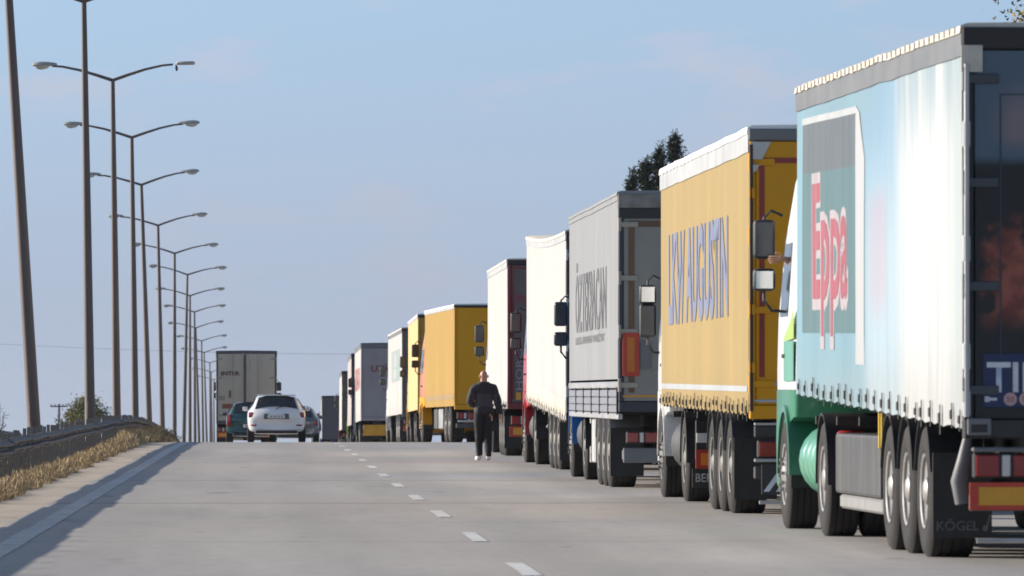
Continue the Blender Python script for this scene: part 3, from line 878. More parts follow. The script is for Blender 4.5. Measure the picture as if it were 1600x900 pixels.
# ---------------------------------------------------------------- materials with printed pictures
def printed(name, build):
    m = bpy.data.materials.new(name); m.use_nodes = True
    nt = m.node_tree; b = nt.nodes['Principled BSDF']; L = nt.links.new
    tc = nt.nodes.new('ShaderNodeTexCoord')
    sp = nt.nodes.new('ShaderNodeSeparateXYZ'); L(tc.outputs['Object'], sp.inputs[0])
    class N: pass
    n = N(); n.x, n.y, n.z = sp.outputs
    def noise(sc, st=(1, 1, 1), det=4):
        mp = nt.nodes.new('ShaderNodeMapping'); mp.inputs['Scale'].default_value = st; L(tc.outputs['Object'], mp.inputs['Vector'])
        q = nt.nodes.new('ShaderNodeTexNoise'); q.inputs['Scale'].default_value = sc; q.inputs['Detail'].default_value = det
        L(mp.outputs[0], q.inputs['Vector']); return q.outputs[0]
    def rng(v, a, b_, c=0., d=1., smooth=True):
        r = nt.nodes.new('ShaderNodeMapRange')
        if smooth: r.interpolation_type = 'SMOOTHSTEP'
        for k, x in zip(('From Min', 'From Max', 'To Min', 'To Max'), (a, b_, c, d)): r.inputs[k].default_value = x
        L(v, r.inputs['Value']); return r.outputs[0]
    def mix(f, a, b_, mode='MIX'):
        q = nt.nodes.new('ShaderNodeMix'); q.data_type = 'RGBA'; q.blend_type = mode
        if isinstance(f, float): q.inputs[0].default_value = f
        else: L(f, q.inputs[0])
        for i, x in ((6, a), (7, b_)):
            if isinstance(x, tuple): q.inputs[i].default_value = (*x, 1)
            else: L(x, q.inputs[i])
        return q.outputs[2]
    def op(kind, a, b_=0.0):
        q = nt.nodes.new('ShaderNodeMath'); q.operation = kind
        for i, x in ((0, a), (1, b_)):
            if isinstance(x, (int, float)): q.inputs[i].default_value = x
            else: L(x, q.inputs[i])
        return q.outputs[0]
    n.noise, n.rng, n.mix, n.op = noise, rng, mix, op
    col, rough = build(n)
    L(col, b.inputs['Base Color']); b.inputs['Roughness'].default_value = rough
    return m

def _c1(n):        # blue-white advertising curtain: cool at the front, fading to near white at the rear
    c = n.mix(n.rng(n.noise(.5, (1, 1.0, .25)), .3, .7), (.125, .25, .32), (.16, .31, .38))
    c = n.mix(n.rng(n.y, 7.8, 6.6), c, n.mix(n.rng(n.z, 3.9, 2.2), (.15, .28, .40), (.32, .42, .48)))
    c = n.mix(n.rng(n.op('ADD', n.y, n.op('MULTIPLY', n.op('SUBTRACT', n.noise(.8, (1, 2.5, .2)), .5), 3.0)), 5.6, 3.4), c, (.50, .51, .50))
    pk = n.op('MULTIPLY', n.op('MULTIPLY', n.rng(n.y, 5.0, 5.9), n.rng(n.y, 7.2, 6.6)), n.op('MULTIPLY', n.rng(n.z, 1.7, 2.2), n.rng(n.z, 3.1, 2.8)))
    c = n.mix(n.op('MULTIPLY', pk, .42), c, (.40, .24, .29))
    st = n.rng(n.noise(1.2, (1, 5, .15), 6), .50, .78, 0., .5)
    c = n.mix(st, c, (.22, .27, .28))
    c = n.mix(n.op('MULTIPLY', n.rng(n.y, 1.6, .1), .45), c, (.23, .30, .30))
    c = n.mix(n.op('MULTIPLY', n.rng(n.z, 3.0, 3.9), n.rng(n.noise(1.0, (1, 3, .12), 3), .35, .6, 0., .75)), c, (.17, .26, .31))
    c = n.mix(n.rng(n.noise(2.4, (1, 6, .08), 2), .35, .65, 0., .14), c, (.20, .27, .30))
    c = n.mix(n.op('MULTIPLY', n.rng(n.z, 1.9, 1.1, 0., .7), n.noise(2.2, (1, 2, .6), 5)), c, (.26, .25, .215))
    return c, .5
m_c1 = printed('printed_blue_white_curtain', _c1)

def _d1(n):        # dark printed rear doors: slate frame above, pale cloud, black, red-brown shapes
    c = n.mix(n.rng(n.z, 3.05, 2.95), (.075, .12, .165), (.008, .008, .009))
    cl = n.op('MULTIPLY', n.rng(n.op('ADD', n.z, n.op('MULTIPLY', n.noise(2.0), .3)), 3.22, 3.36), n.rng(n.op('ADD', n.op('SUBTRACT', n.z, n.op('MULTIPLY', n.op('ADD', n.x, 1.25), .35)), n.op('MULTIPLY', n.noise(1.6), .25)), 3.62, 3.30))
    cl = n.op('MULTIPLY', cl, n.rng(n.x, -1.10, -.86))
    c = n.mix(cl, c, (.20, .17, .18))
    rd = n.op('MULTIPLY', n.rng(n.noise(2.2, (1, 1, 1), 3), .40, .50), n.op('MULTIPLY', n.op('MULTIPLY', n.rng(n.z, 1.70, 1.95), n.rng(n.z, 2.65, 2.45)), n.rng(n.x, -1.16, -1.06)))
    c = n.mix(rd, c, n.mix(n.rng(n.noise(7), .35, .65), (.16, .03, .018), (.30, .085, .05)))
    return c, .42
m_d1 = printed('printed_dark_rear_door', _d1)

# ---------------------------------------------------------------- truck 1: blue-white curtain, green and white tractor
m_r1 = M('tan_white_roof_edge', (.62, .57, .48), .7, 0, .2, 6, (1, 2, 1), dirt=.6, dirtcol=(.25, .18, .12), dscale=3)
m_cab1 = paint('white_cab_paint', (.80, .80, .78), .28)
m_green = paint('green_skirt_paint', (.045, .22, .13), .35, .35)
m_mint = paint('mint_tank_paint', (.11, .36, .24), .38, .35)
m_lime = paint('lime_stripe', (.42, .62, .06))
t = Truck('articulated_truck', 1508, 52.1, .88, 'nearest truck, faded blue and white picture curtain, dark rear doors, green and white cab', rise=.13, H=4.03)
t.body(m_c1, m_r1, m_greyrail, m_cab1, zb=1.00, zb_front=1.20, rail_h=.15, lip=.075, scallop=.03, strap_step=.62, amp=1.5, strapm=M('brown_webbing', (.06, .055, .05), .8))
t.rear(m_black, m_d1, M('dark_header', (.02, .016, .016), .5, 0, .2, 4), zb=1.08, head=.20, bars=False, hingem=M('dark_hinge', (.05, .06, .07), .5))
# roof edge: small loops of tarpaulin all along
bm = B(); box(bm, (-.002, -.012, -.028), (.006, .012, .022), .001); lm = to_mesh('roof_loop', bm); lm.materials.append(M('dull_loop', (.30, .27, .23), .8))
for i in range(38): link('roof_loop', lm, None, t.roof, (-HW - .034, .3 + i * .35, t.H + t.sh(.3 + i * .35) - .045))
m_pgrey = tarp('print_grey', (.095, .115, .13), .25); m_pteal = tarp('print_teal', (.078, .15, .165), .25)
m_pwhite = tarp('print_white', (.40, .415, .42), .3, (.28, .30, .31)); m_pred = tarp('print_red', (.31, .075, .10), .45, (.28, .19, .21)); m_pouter = tarp('print_text_outline', (.36, .32, .34), .3)
t.side_panel([(12.95, 3.19), (12.95, 3.64), (7.95, 3.60), (7.95, 3.15)], m_pgrey, .008, amp=1.5)
t.side_panel([(12.95, 1.72), (12.95, 3.19), (7.95, 3.15), (7.95, 1.72)], m_pteal, .008, amp=1.5)
t.side_panel([(7.95, 1.45), (7.95, 3.66), (7.62, 3.60), (7.25, 3.20), (7.30, 1.45)], m_pwhite, .011, amp=1.5)
t.side_panel([(13.0, 3.64), (13.0, 3.70), (7.9, 3.66), (7.9, 3.60)], m_pwhite, .011, amp=1.5)
t.side_text('Eppa', 11.95, 2.02, 1.13, 3.35, m_pouter, .06, .012, amp=1.5)
t.side_text('Eppa', 11.86, 2.05, 1.07, 3.18, m_pred, .015, .019, amp=1.5)
# rear details
m_slate = M('slate_frame_line', (.03, .05, .075), .45)
for a, b, c_, d_ in ((.09, .27, 3.765, 3.775), (.27, 1.2, 3.49, 3.50)):
    t.rbox('door_trim', a if a > .1 else .27, b if b > .3 else .28, 1.2 if b < .3 else c_, 3.5 if b < .3 else d_, -.018, -.0125, m_slate, 0, t.doors[0])
m_navy = M('navy_sign', (.010, .022, .085), .4, 0, .1, 4)
m_sigw = M('sign_white', (.60, .62, .66), .45, 0, .1, 5, dirt=.3)
m_sigp = M('sign_pink', (.50, .34, .34), .5, 0, .12, 5, dirt=.4)
sg = t.rbox('tir_sign', .14, .68, 1.17, 1.57, -.022, -.0125, m_navy, .003)
t.rear_text('TIR', .17, 1.29, .225, .44, m_sigw, sg, -.025, .02)
for cx in (.345, .46):
    bm = B(); lathe(bm, [(-.0262, .049), (-.0225, .049)], 20, 'y', (-HW + cx, 0, 1.232)); ds = t.P('speed_disc', bm, m_sigp, sg)
    t.rear_text('50' if cx < .4 else '70', cx - .028, 1.212, .042, .056, m_tape, ds, -.0275)
bm = B(); box(bm, (-HW + .16, -.026, 1.222), (-HW + .245, -.0225, 1.242)); box(bm, (-HW + .155, -.026, 1.212), (-HW + .19, -.0228, 1.252)); t.P('arrow_mark', bm, m_sigw, sg)
t.rbox('sill_box', .02, .20, .965, 1.09, -.06, -.036, m_greyrail, .008); t.rbox('sill_box', .05, .17, .985, 1.045, -.066, -.061, m_black, .002)
bm = B(); tube(bm, [(-HW + .02, -.045, 1.1), (-HW + .02, -.045, 3.72)], .02, 8); t.P('corner_rod', bm, m_alu)
for z in (3.2, 2.35, 1.55, 1.2): t.rbox('corner_latch', -.012, .045, z - .1, z + .1, -.05, -.021, m_white, .01)
bm = B(); box(bm, (-HW - .02, -.036, 3.66), (-HW + .14, -.031, 3.86), .006); t.P('corner_casting', bm, m_r1)
t.trailer_gear(rimm=m_rim)
t.under_rear(lamp=(.07, .60, .645, .834), plate=(.04, .66, .41, .615))
bm = B(); box(bm, (-HW + .06, -.05, .84), (-HW + .75, .04, .875), .012); t.P('lamp_cowl', bm, m_greyrail)
m_flapink = M('worn_flap_ink', (.16, .16, .155), .8, 0, .5, 18, dirt=.8, dirtcol=(.03, .03, .03), dscale=9, dstretch=(1, 1, 1))
bm = text_mesh('KÖGEL', .075, .33, .012)
for v in bm.verts: v.co = Vector((-HW + .03 + v.co.x, 2.094, .22 + v.co.y))
t.P('lettering', bm, m_flapink, t.flap)
bm = B(); bm.faces.new([bm.verts.new(Vector((-HW + x, 2.0935, z))) for x, z in ((.385, .22), (.42, .21), (.455, .34), (.435, .34), (.415, .26), (.39, .26))]); t.P('tick_mark', bm, m_flapink, t.flap)
bm = B(); tube(bm, [(-HW + .1, .02, .18), (HW - .1, .02, .18)], .018, 8); t.P('low_bar', bm, m_alu)
bm = B(); tube(bm, [(-HW + .02, .3, .45), (-HW + .0, .3, .62), (-HW + .03, .26, .78), (-HW + .06, .22, .98)], [.05, .065, .05, .03], 10); t.P('air_canister', bm, m_greyrail, smooth=True)
bm = B(); box(bm, (-HW + .03, 6.35, .40), (-HW + .42, 10.2, .93), .03, 2); tb = t.P('side_box', bm, m_dkgrey)
bm = B(); box(bm, (-HW + .05, 6.35, .27), (-HW + .40, 10.0, .392), .02); t.P('side_box_sill', bm, M('pale_grey_steel', (.26, .255, .25), .55, .2, .12, 3, dirt=.4), tb)
bm = B(); box(bm, (-HW + .05, 10.22, .62), (-HW + .3, 10.28, .95), .02); t.P('extinguisher_box', bm, M('red_box_paint', (.42, .02, .02), .4), smooth=True)
for yy in (6.15, 6.35): t.rbox('yellow_tag', .02, .05, .82, 1.12, yy, yy + .05, M('yellow_tag', (.62, .40, .02), .5), .004)
cab1 = t.tractor(13.85, m_cab1, m_green, h=3.72, tankm=m_mint, mirror_z=2.58, bright='small')
bm = B(); box(bm, (-HW - .012, 13.9, 1.40), (-HW - .0045, 14.9, 1.78), .003); t.P('stripe', bm, m_mint, cab1)
bm = B(); bm.faces.new([bm.verts.new(Vector((-HW + .004 - .012, y, z))) for y, z in ((13.88, 1.80), (13.88, 2.1), (14.3, 1.95), (14.9, 1.82), (14.9, 1.78), (14.3, 1.79))]); t.P('lime_stripe', bm, m_lime, cab1)
T1 = t

# ---------------------------------------------------------------- truck 2: yellow with blue lettering
m_yel = tarp('yellow_curtain', (.335, .238, .085), .3, (.25, .18, .075))
m_yeld = paint('yellow_rear_door', (.66, .30, .003), .6, .1, coat=0)
m_blue = tarp('blue_print', (.165, .19, .29), .45, (.24, .21, .18))
m_whroof = M('white_roof_tarp', (.82, .82, .80), .6, 0, .05, 2, dirt=.25)
m_lightrail = M('light_grey_rail', (.42, .43, .43), .5, .1, .08, 3, (1, .4, 1), dirt=.3)
t = Truck('articulated_truck', 1172, 72.5, .63, 'yellow curtain truck with large blue lettering, parked ahead of the nearest truck', H=4.05)
t.body(m_yel, m_whroof, m_lightrail, m_white, zb=1.05, zb_front=1.13, rail_h=.17, lip=.09, scallop=.05, strap_step=.58, amp=.7)
t.side_panel([(13.5, 1.345), (13.5, 1.41), (.2, 1.36), (.2, 1.30)], m_pwhite, .012, 'white_stripe', amp=.7)
t.side_text('LKW AUGUSTIN', 12.2, 2.16, 1.05, 9.4, m_blue, .035, amp=.7)
t.rear(m_yeld, m_yeld, m_greyrail, zb=1.16, head=.16, bars=True, hinges=True, hingem=m_yeld, post=.06)
t.rbox('reflective_tape', .10, .155, 1.45, 3.72, -.019, -.0125, m_tape, 0, t.doors[0]); t.rbox('reflective_tape', .16, 1.1, 3.66, 3.715, -.019, -.0125, m_tape, 0, t.doors[0])
bm = B(); bm.faces.new([bm.verts.new(Vector((-HW + x, -.024, z))) for x, z in ((.02, 3.88), (.02, 3.55), (.07, 3.58), (.22, 3.88))]); r_ = bmesh.ops.extrude_face_region(bm, geom=list(bm.faces))
for v in [e for e in r_['geom'] if isinstance(e, bmesh.types.BMVert)]: v.co.y -= .01
t.P('corner_gusset', bm, m_alu)
bm = B(); tube(bm, [(-HW + .015, -.04, 1.1), (-HW + .015, -.04, 3.85)], .018, 8); t.P('corner_rod', bm, m_strap)
for z in (3.35, 2.15, 1.55): t.rbox('corner_latch', -.012, .06, z - .06, z + .06, -.055, -.021, m_yeld, .01)
t.rbox('door_rail', .05, 1.15, 1.36, 1.40, -.02, -.0125, m_lightrail, .002); t.rbox('door_rail', .05, 1.15, 1.19, 1.22, -.02, -.0125, m_lightrail, .002)
t.trailer_gear(rimm=m_rimdull, guardm=m_dkgrey)
t.under_rear(lamp=(.08, .62, .62, .80), plate=None)
t.rbox('bumper_beam', .05, 2.45, .83, .95, -.02, .08, m_black, .01); t.rbox('bumper_trim', .05, 2.45, .575, .61, -.03, .06, m_alu, .006); t.rbox('bumper_trim', .05, 2.45, .955, .98, -.03, .06, m_alu, .004)
hz = t.rbox('hazard_board', .12, .52, .24, .55, -.03, -.012, m_black, .004)
for k in range(3):
    bm = B(); x = .14 + k * .13; bm.faces.new([bm.verts.new(Vector((-HW + a, -.0335, z))) for a, z in ((x, .27), (x + .06, .27), (min(x + .24, .50), .52), (min(x + .18, .44), .52))]); t.P('hazard_stripe', bm, m_sigw, hz)
t.rbox('low_bar', .1, 2.4, .14, .18, .0, .03, m_alu, .005)
bm = B(); box(bm, (-HW + .04, 8.3, .52), (-HW + .4, 8.36, .98), .01); bb = t.P('spare_rack', bm, m_black)
t.rbox('number_plate', .05, .57, .72, .83, 8.26, 8.295, m_plate, .003)
p_ = t.rbox('reflective_board', .04, .56, .42, .64, 8.28, 8.295, m_refl_red, .003); t.rbox('yellow_field', .10, .5, .46, .60, 8.27, 8.2795, M('orange_sheet', (.85, .22, .01), .4), 0, p_)
m2 = text_mesh('BEREGENI', .10, .52, .01)
for v in m2.verts: v.co = Vector((-HW + .04 + v.co.x, 8.27, .27 + v.co.y))
fl = t.rbox('mud_flap', .0, .6, .2, .42, 8.28, 8.295, m_black, .003); t.P('lettering', m2, m_mudwhite, fl)
t.tractor(13.95, m_white, m_white, h=3.6, rimm=m_rimdull, mirror_z=2.30, mirror_flip=True, bright='small', dx=.11)

# ---------------------------------------------------------------- truck 3: grey with drop sides, blue tractor
m_gry = tarp('pale_grey_curtain', (.255, .26, .265), .3, (.19, .188, .18))
m_gtxt = tarp('grey_print', (.135, .138, .145), .45, (.2, .2, .2))
m_olive = M('grey_olive_door', (.27, .265, .235), .6, 0, .12, 1.5, dirt=.45, dirtcol=(.12, .10, .08), dscale=1.5)
m_wood = M('brown_frame', (.16, .095, .055), .75, 0, .25, 3, (1, 1, .3))
m_cabblue = paint('blue_cab_paint', (.015, .16, .48), .3)
t = Truck('articulated_truck', 967, 94.1, .3, 'pale grey truck with faded lettering and aluminium drop sides, blue cab, grey-brown rear')
t.body(m_gry, m_gry, m_gry, m_gry, zb=1.48, rail_h=.05, lip=.06, straps=False, scallop=.0, strap_step=2.2, amp=.6)
t.side_text('ÖZTEKBACAN', 11.6, 2.22, .86, 8.6, m_gtxt, .02, amp=.6)
t.side_text('ULUSLARARASI', 11.6, 2.02, .11, 4.7, m_gtxt, .01, amp=.6); t.side_text('NAKLİYAT', 6.5, 2.02, .11, 3.1, m_gtxt, .01, amp=.6)
bm = B(); box(bm, (-HW - .02, .1, 1.36), (-HW + .03, 13.5, 1.45), .01); t.P('side_rail', bm, m_alu)
m_board = M('anodised_drop_side', (.20, .21, .24), .5, .1, .08, 2, (1, 1, 3), dirt=.35)
for i in range(6):
    y0 = .15 + i * 2.23
    bm = B(); 
    for k in range(3): box(bm, (-HW - .014, y0 + .03, 1.03 + k * .105), (-HW + .02, y0 + 2.17, 1.03 + k * .105 + .10), .012)
    db = t.P('drop_side_board', bm, m_board)
    bm = B(); box(bm, (-HW - .026, y0 - .03, 1.0), (-HW + .02, y0 + .025, 1.38), .006); t.P('stanchion', bm, m_strap, db)
bm = B(); box(bm, (-HW - .01, .1, .94), (-HW + .06, 13.5, 1.02), .01); t.P('side_rail', bm, m_alu)
t.rear(M('navy_frame', (.03, .035, .05), .5), m_olive, M('torn_grey_tarp', (.22, .21, .195), .9, 0, .35, 5, bump=.8, bscale=8), zb=1.18, head=.23, hinges=True, bars=True, hingem=M('pale_hinge', (.36, .33, .27), .6), post=.06)
t.rbox('dark_header_band', .0, 2.5, 3.63, 3.765, -.028, .06, m_ink, .004)
t.rbox('wood_strip', .13, .21, 1.3, 3.6, -.022, -.0125, m_wood, .003, t.doors[0]); t.rbox('wood_strip', .13, 1.2, 3.52, 3.6, -.022, -.0125, m_wood, .003, t.doors[0])
t.rbox('reflective_board', .05, .27, 1.52, 2.10, -.045, -.036, m_refl_red, .003); t.rbox('yellow_field', .11, .21, 1.58, 2.04, -.05, -.0455, M('orange_brown_sheet', (.55, .17, .02), .5), 0)
t.rbox('door_plate', .29, .43, 1.62, 1.98, -.036, -.0355 + .01, M('grey_plate', (.16, .165, .17), .5, .3), .004, t.doors[0])
t.rbox('yellow_line', .05, 2.4, 1.24, 1.265, -.02, -.0125, m_refl_yel, 0)
t.trailer_gear(rimm=m_rimdull, guardm=m_alu)
t.under_rear(lamp=(.10, .55, .62, .78), plate=None, barm=m_greyrail); t.rbox('bumper_beam', .06, 2.44, .36, .56, -.03, .05, m_greyrail, .01)
for i, z in enumerate((.95, .38)): t.rbox('pallet_post', .06, .26, z - .1, z + .14, 8.6, 8.7, m_mudwhite, .01)
t.rbox('side_locker', .02, .40, .30, .92, 6.5, 7.4, m_galv, .015)
t.tractor(13.95, m_cabblue, m_cabblue, h=3.6, rimm=m_rimdull, mirror_z=2.34, dx=.10, mirrorm=M('black_blue_mirror', (.02, .03, .045), .3, 0, .1))

# ---------------------------------------------------------------- truck 4: white, sagging roof, red tractor
m_wht = tarp('white_curtain', (.46, .45, .43), .22, (.36, .335, .30), low=(.9, 1.5, .8))
m_skirt = tarp('grimy_white_skirt', (.62, .58, .50), .7, (.28, .25, .20))
m_cabred = paint('red_cab_paint', (.48, .03, .04), .3)
t = Truck('articulated_truck', 885, 116.3, .63, 'white truck with a sagging roof line and a grimy scalloped curtain hem, red cab', rise=.20)
t.body(m_wht, m_r1, m_lightrail, m_white, zb=.82, zb_front=1.02, rail_h=.08, lip=.07, scallop=.05, sag=.09, strapm=m_skirt)
t.side_panel([(13.4, .98), (13.4, 1.34), (.2, 1.18), (.2, .92)], m_skirt, .012, 'skirt_panel')
t.rear(m_black, M('dark_grey_door', (.09, .095, .1), .5, 0, .15, 2, dirt=.4), m_ink, zb=1.1, head=.2, bars=True)
t.trailer_gear(rimm=m_rimdull, guardm=m_greyrail); t.under_rear()
bm = B(); box(bm, (-HW + .05, 7.6, .55), (-HW + .5, 7.63, .70), .01, rot=Matrix.Rotation(R(35), 3, 'Y')); t.P('spare_plate', bm, m_sigw)
t.tractor(13.9, m_cabred, m_cabred, h=3.6, rimm=m_rimdull, mirror_z=2.42, dx=.03)

# ---------------------------------------------------------------- truck 5: white side, dark red rear
m_drd = paint('dark_red_frame', (.13, .022, .028), .45); m_lilac = M('dark_grey_rear', (.115, .10, .105), .5, 0, .12, 2, dirt=.4)
t = Truck('articulated_truck', 793, 141.6, -.15, 'white truck with a dark red and grey rear, beside the walking man')
t.body(m_wht, m_r1, m_lightrail, m_white, zb=.95, rail_h=.1, lip=.07, straps=True)
t.rear(m_drd, m_lilac, m_ink, zb=1.1, head=.13, bars=False, hinges=False)
t.rbox('red_border', .08, .13, 1.15, 3.85, -.02, -.0125, m_drd, 0, t.doors[0]); t.rbox('red_border', .13, 1.2, 3.78, 3.85, -.02, -.0125, m_drd, 0, t.doors[0])
t.rear_text('Po', .19, 3.08, .20, .24, M('red_letter', (.33, .03, .035), .5), t.doors[0]); t.rear_text('HOROZ', .30, 1.35, .14, 1.05, M('grey_letter', (.30, .29, .29), .5), t.doors[0], vertical=True)
t.rbox('amber_patch', .17, .27, 1.15, 1.3, -.02, -.0125, m_refl_yel, 0, t.doors[0])
t.trailer_gear(rimm=m_rimdull); t.under_rear(); t.tractor(13.9, m_white, m_white, h=3.5, rimm=m_rimdull, mirror_z=2.42)

# ---------------------------------------------------------------- truck 6: yellow rigid box truck
m_yel6 = tarp('orange_yellow_tarp', (.37, .225, .04), .18, (.31, .18, .04)); m_yel6d = tarp('yellow_rear_tarp', (.66, .31, .003), .2, (.5, .23, .004))
t = Truck('box_truck', 710, 195.0, 3.2, 'bright yellow box truck on the crest, left of the walking man', H=3.84, L=10.4)
t.body(m_yel6, m_whroof, m_lightrail, m_yel6, zb=1.0, rail_h=.05, lip=.07, straps=False, scallop=.02)
t.side_panel([(10.3, 1.2), (10.3, 1.34), (.1, 1.34), (.1, 1.2)], tarp('brown_grime_band', (.35, .22, .08), .5), .012, 'grime_band')
t.rear(m_yel6d, m_yel6d, m_ink, zb=1.05, head=.10, bars=False, hinges=False)
t.rbox('buckle_strip', .0, .04, 1.1, 3.7, -.03, -.021, m_yel6, .004)
t.rbox('yellow_line', .05, 2.45, 1.26, 1.30, -.02, -.0125, m_refl_yel, 0)
bm = B()
for sd in (-1, 1): box(bm, (sd * .45 - .06, .2, .62), (sd * .45 + .06, 12.3, .95), .01)
t.P('chassis', bm, m_chassis)
for y in (2.0, 3.3):
    for sd in (-1, 1): wheel(t.root, sd * (HW - .205), y, 'trailer', m_rimdull, sd)
t.rbox('side_locker', .04, .5, .38, .95, 4.6, 6.0, m_alu, .02); t.rbox('side_locker', .04, .5, .38, .95, 6.4, 7.6, m_dkgrey, .02)
t.rbox('side_guard', 2.38, 2.42, .34, .95, .4, 9.0, m_dkgrey); t.under_rear(flap=False, plate=None); t.rbox('low_bar', .1, 2.4, .56, .62, -.03, .02, m_alu, .006)
t.tractor(10.6, paint('orange_cab_paint', (.62, .22, .06)), m_yel6d, h=3.5, rimm=m_rimdull, drive=False, mirror_z=2.5, fair=False)

# ---------------------------------------------------------------- truck 7: peach-yellow behind it
t = Truck('articulated_truck', 653, 219, .1, 'peach and yellow truck directly ahead of the bright yellow box truck', H=4.0)
t.body(tarp('peach_curtain', (.70, .46, .20), .3, (.5, .35, .2)), m_whroof, m_lightrail, m_yel6, zb=1.0, straps=False, rail_h=.06)
t.rear(m_yel6, m_yel6, m_ink, zb=1.05, head=.12, bars=False, hinges=False); t.trailer_gear(rimm=m_rimdull, rightw=False, legs=False); t.under_rear()
t.tractor(13.9, paint('yellow_cab_paint', (.66, .40, .05)), h=3.6, rimm=m_rimdull, mirror_z=2.5)

# ---------------------------------------------------------------- truck 8: white with a grey-green sign panel
t = Truck('articulated_truck', 628, 243, 1.0, 'white truck with a grey-green picture panel on its side, ahead of the yellow trucks', H=4.0)
t.body(m_wht, m_r1, m_greyrail, m_white, zb=1.0, straps=False, rail_h=.1)
t.side_panel([(10.2, 2.2), (10.2, 3.3), (2.0, 3.3), (2.0, 2.2)], tarp('grey_green_print', (.30, .36, .34), .3), .012)
t.side_panel([(7.5, 2.75), (7.0, 3.2), (5.2, 3.1), (4.6, 2.9), (5.6, 2.7)], m_pwhite, .018); t.side_panel([(8.0, 2.3), (7.6, 2.65), (5.5, 2.6), (5.0, 2.35)], m_pwhite, .018)
t.rear(m_lilac, m_lilac, m_ink, zb=1.05, head=.12, bars=False, hinges=False); t.trailer_gear(rimm=m_rim, rightw=False, legs=False, guardm=m_alu); t.under_rear()
t.tractor(13.9, m_white, h=3.5, rimm=m_rimdull, mirror_z=2.5)

# ---------------------------------------------------------------- truck 9: grey-lilac rear
m_lil9 = M('grey_lilac_door', (.29, .265, .285), .5, 0, .1, 2, dirt=.3)
t = Truck('articulated_truck', 564, 278, .3, 'white truck with a grey-lilac rear marked in dark red letters, far down the queue', H=4.08)
t.body(m_wht, m_greyrail, m_greyrail, m_white, zb=1.0, straps=False)
t.rear(m_lil9, m_lil9, m_greyrail, zb=1.15, head=.2, bars=False, hinges=False)
t.rear_text('UZK', .40, 2.95, .24, .80, M('dark_red_letter', (.20, .03, .05), .5), t.doors[0], bold=.02)
t.side_text('UZUNKAYA', 11.5, 2.3, .9, 9.5, M('dull_red_letter', (.45, .10, .10), .5), .02)
t.trailer_gear(rimm=m_rimdull, rightw=False, legs=False); t.under_rear(plate=None); t.rbox('yellow_board', .1, 2.4, .42, .85, -.045, -.03, m_refl_yel, .004)
t.tractor(13.9, m_white, h=3.5, rimm=m_rimdull, mirror_z=2.5)

# ---------------------------------------------------------------- far trucks
def far_truck(px, d, H, side, door, cab, label, yaw=0, L=13.6):
    t = Truck('articulated_truck', px, d, yaw, label, H=H, L=L)
    t.body(side, m_greyrail, m_greyrail, m_white, zb=1.0, straps=False)
    t.rear(door, door, m_ink, zb=1.1, head=.15, bars=False, hinges=False); t.trailer_gear(rimm=m_rimdull, rightw=False, legs=False); t.under_rear(plate=None)
    t.tractor(L + .3, cab, h=3.5, rimm=m_rimdull, mirror_z=2.5); return t
m_brown = M('brown_grey_rear', (.10, .085, .08), .6, 0, .15, 2); m_dk = M('dark_slate_rear', (.075, .075, .085), .6, 0, .15, 2)
t = far_truck(549, 308, 4.15, tarp('pinkish_grey_curtain', (.42, .37, .36)), m_brown, m_lime, 'brown-backed truck with a lime cab, half hidden past the grey-lilac rear')
t = far_truck(534, 354, 3.95, m_wht, m_brown, m_cabred, 'far white-sided truck with a brown rear and red lower cab', -.1)
t = far_truck(503, 490, 4.0, m_gry, m_dk, m_cabblue, 'farthest truck of the queue, a small dark slate box at the roadside', 0)

# ---------------------------------------------------------------- truck in the left lane
m_cream = M('cream_rear_door', (.42, .39, .32), .5, 0, .07, 1.2, dirt=.3, dirtcol=(.2, .17, .13), dscale=1.2)
t = Truck('articulated_truck', 338, 292, 0.0, 'cream-backed trailer truck driving away in the left lane behind the cars', H=4.0, X=(338 - 415) * 292 / FPX, group=None)
t.body(m_cream, m_dk, m_dk, m_white, zb=1.0, straps=False, rail_h=.08)
t.rear(m_dk, m_cream, m_dk, zb=1.1, head=.12, bars=True, hinges=True, post=.07, hingem=m_olive)
t.rear_text('INTER', .20, 2.98, .17, .78, M('brown_red_letter', (.09, .03, .03), .5), t.doors[0], bold=.03)
t.rbox('door_gasket', 1.13, 1.23, 1.12, 3.84, -.02, -.0125, M('brown_gasket', (.10, .075, .07), .6), 0)
t.rbox('sticker', .12, .36, 1.95, 2.12, -.02, -.0125, m_olive, 0, t.doors[0]); t.rbox('sticker', .52, .62, 2.05, 2.35, -.02, -.0125, m_wood, 0, t.doors[0]); t.rbox('sticker', .25, .7, 1.6, 1.8, -.02, -.0125, M('faded_red', (.22, .06, .04), .6), 0, t.doors[0])
t.trailer_gear(rimm=m_rimdull, legs=False); t.under_rear(); t.tractor(13.9, m_white, h=3.6, rimm=m_rimdull, mirror_z=2.5)

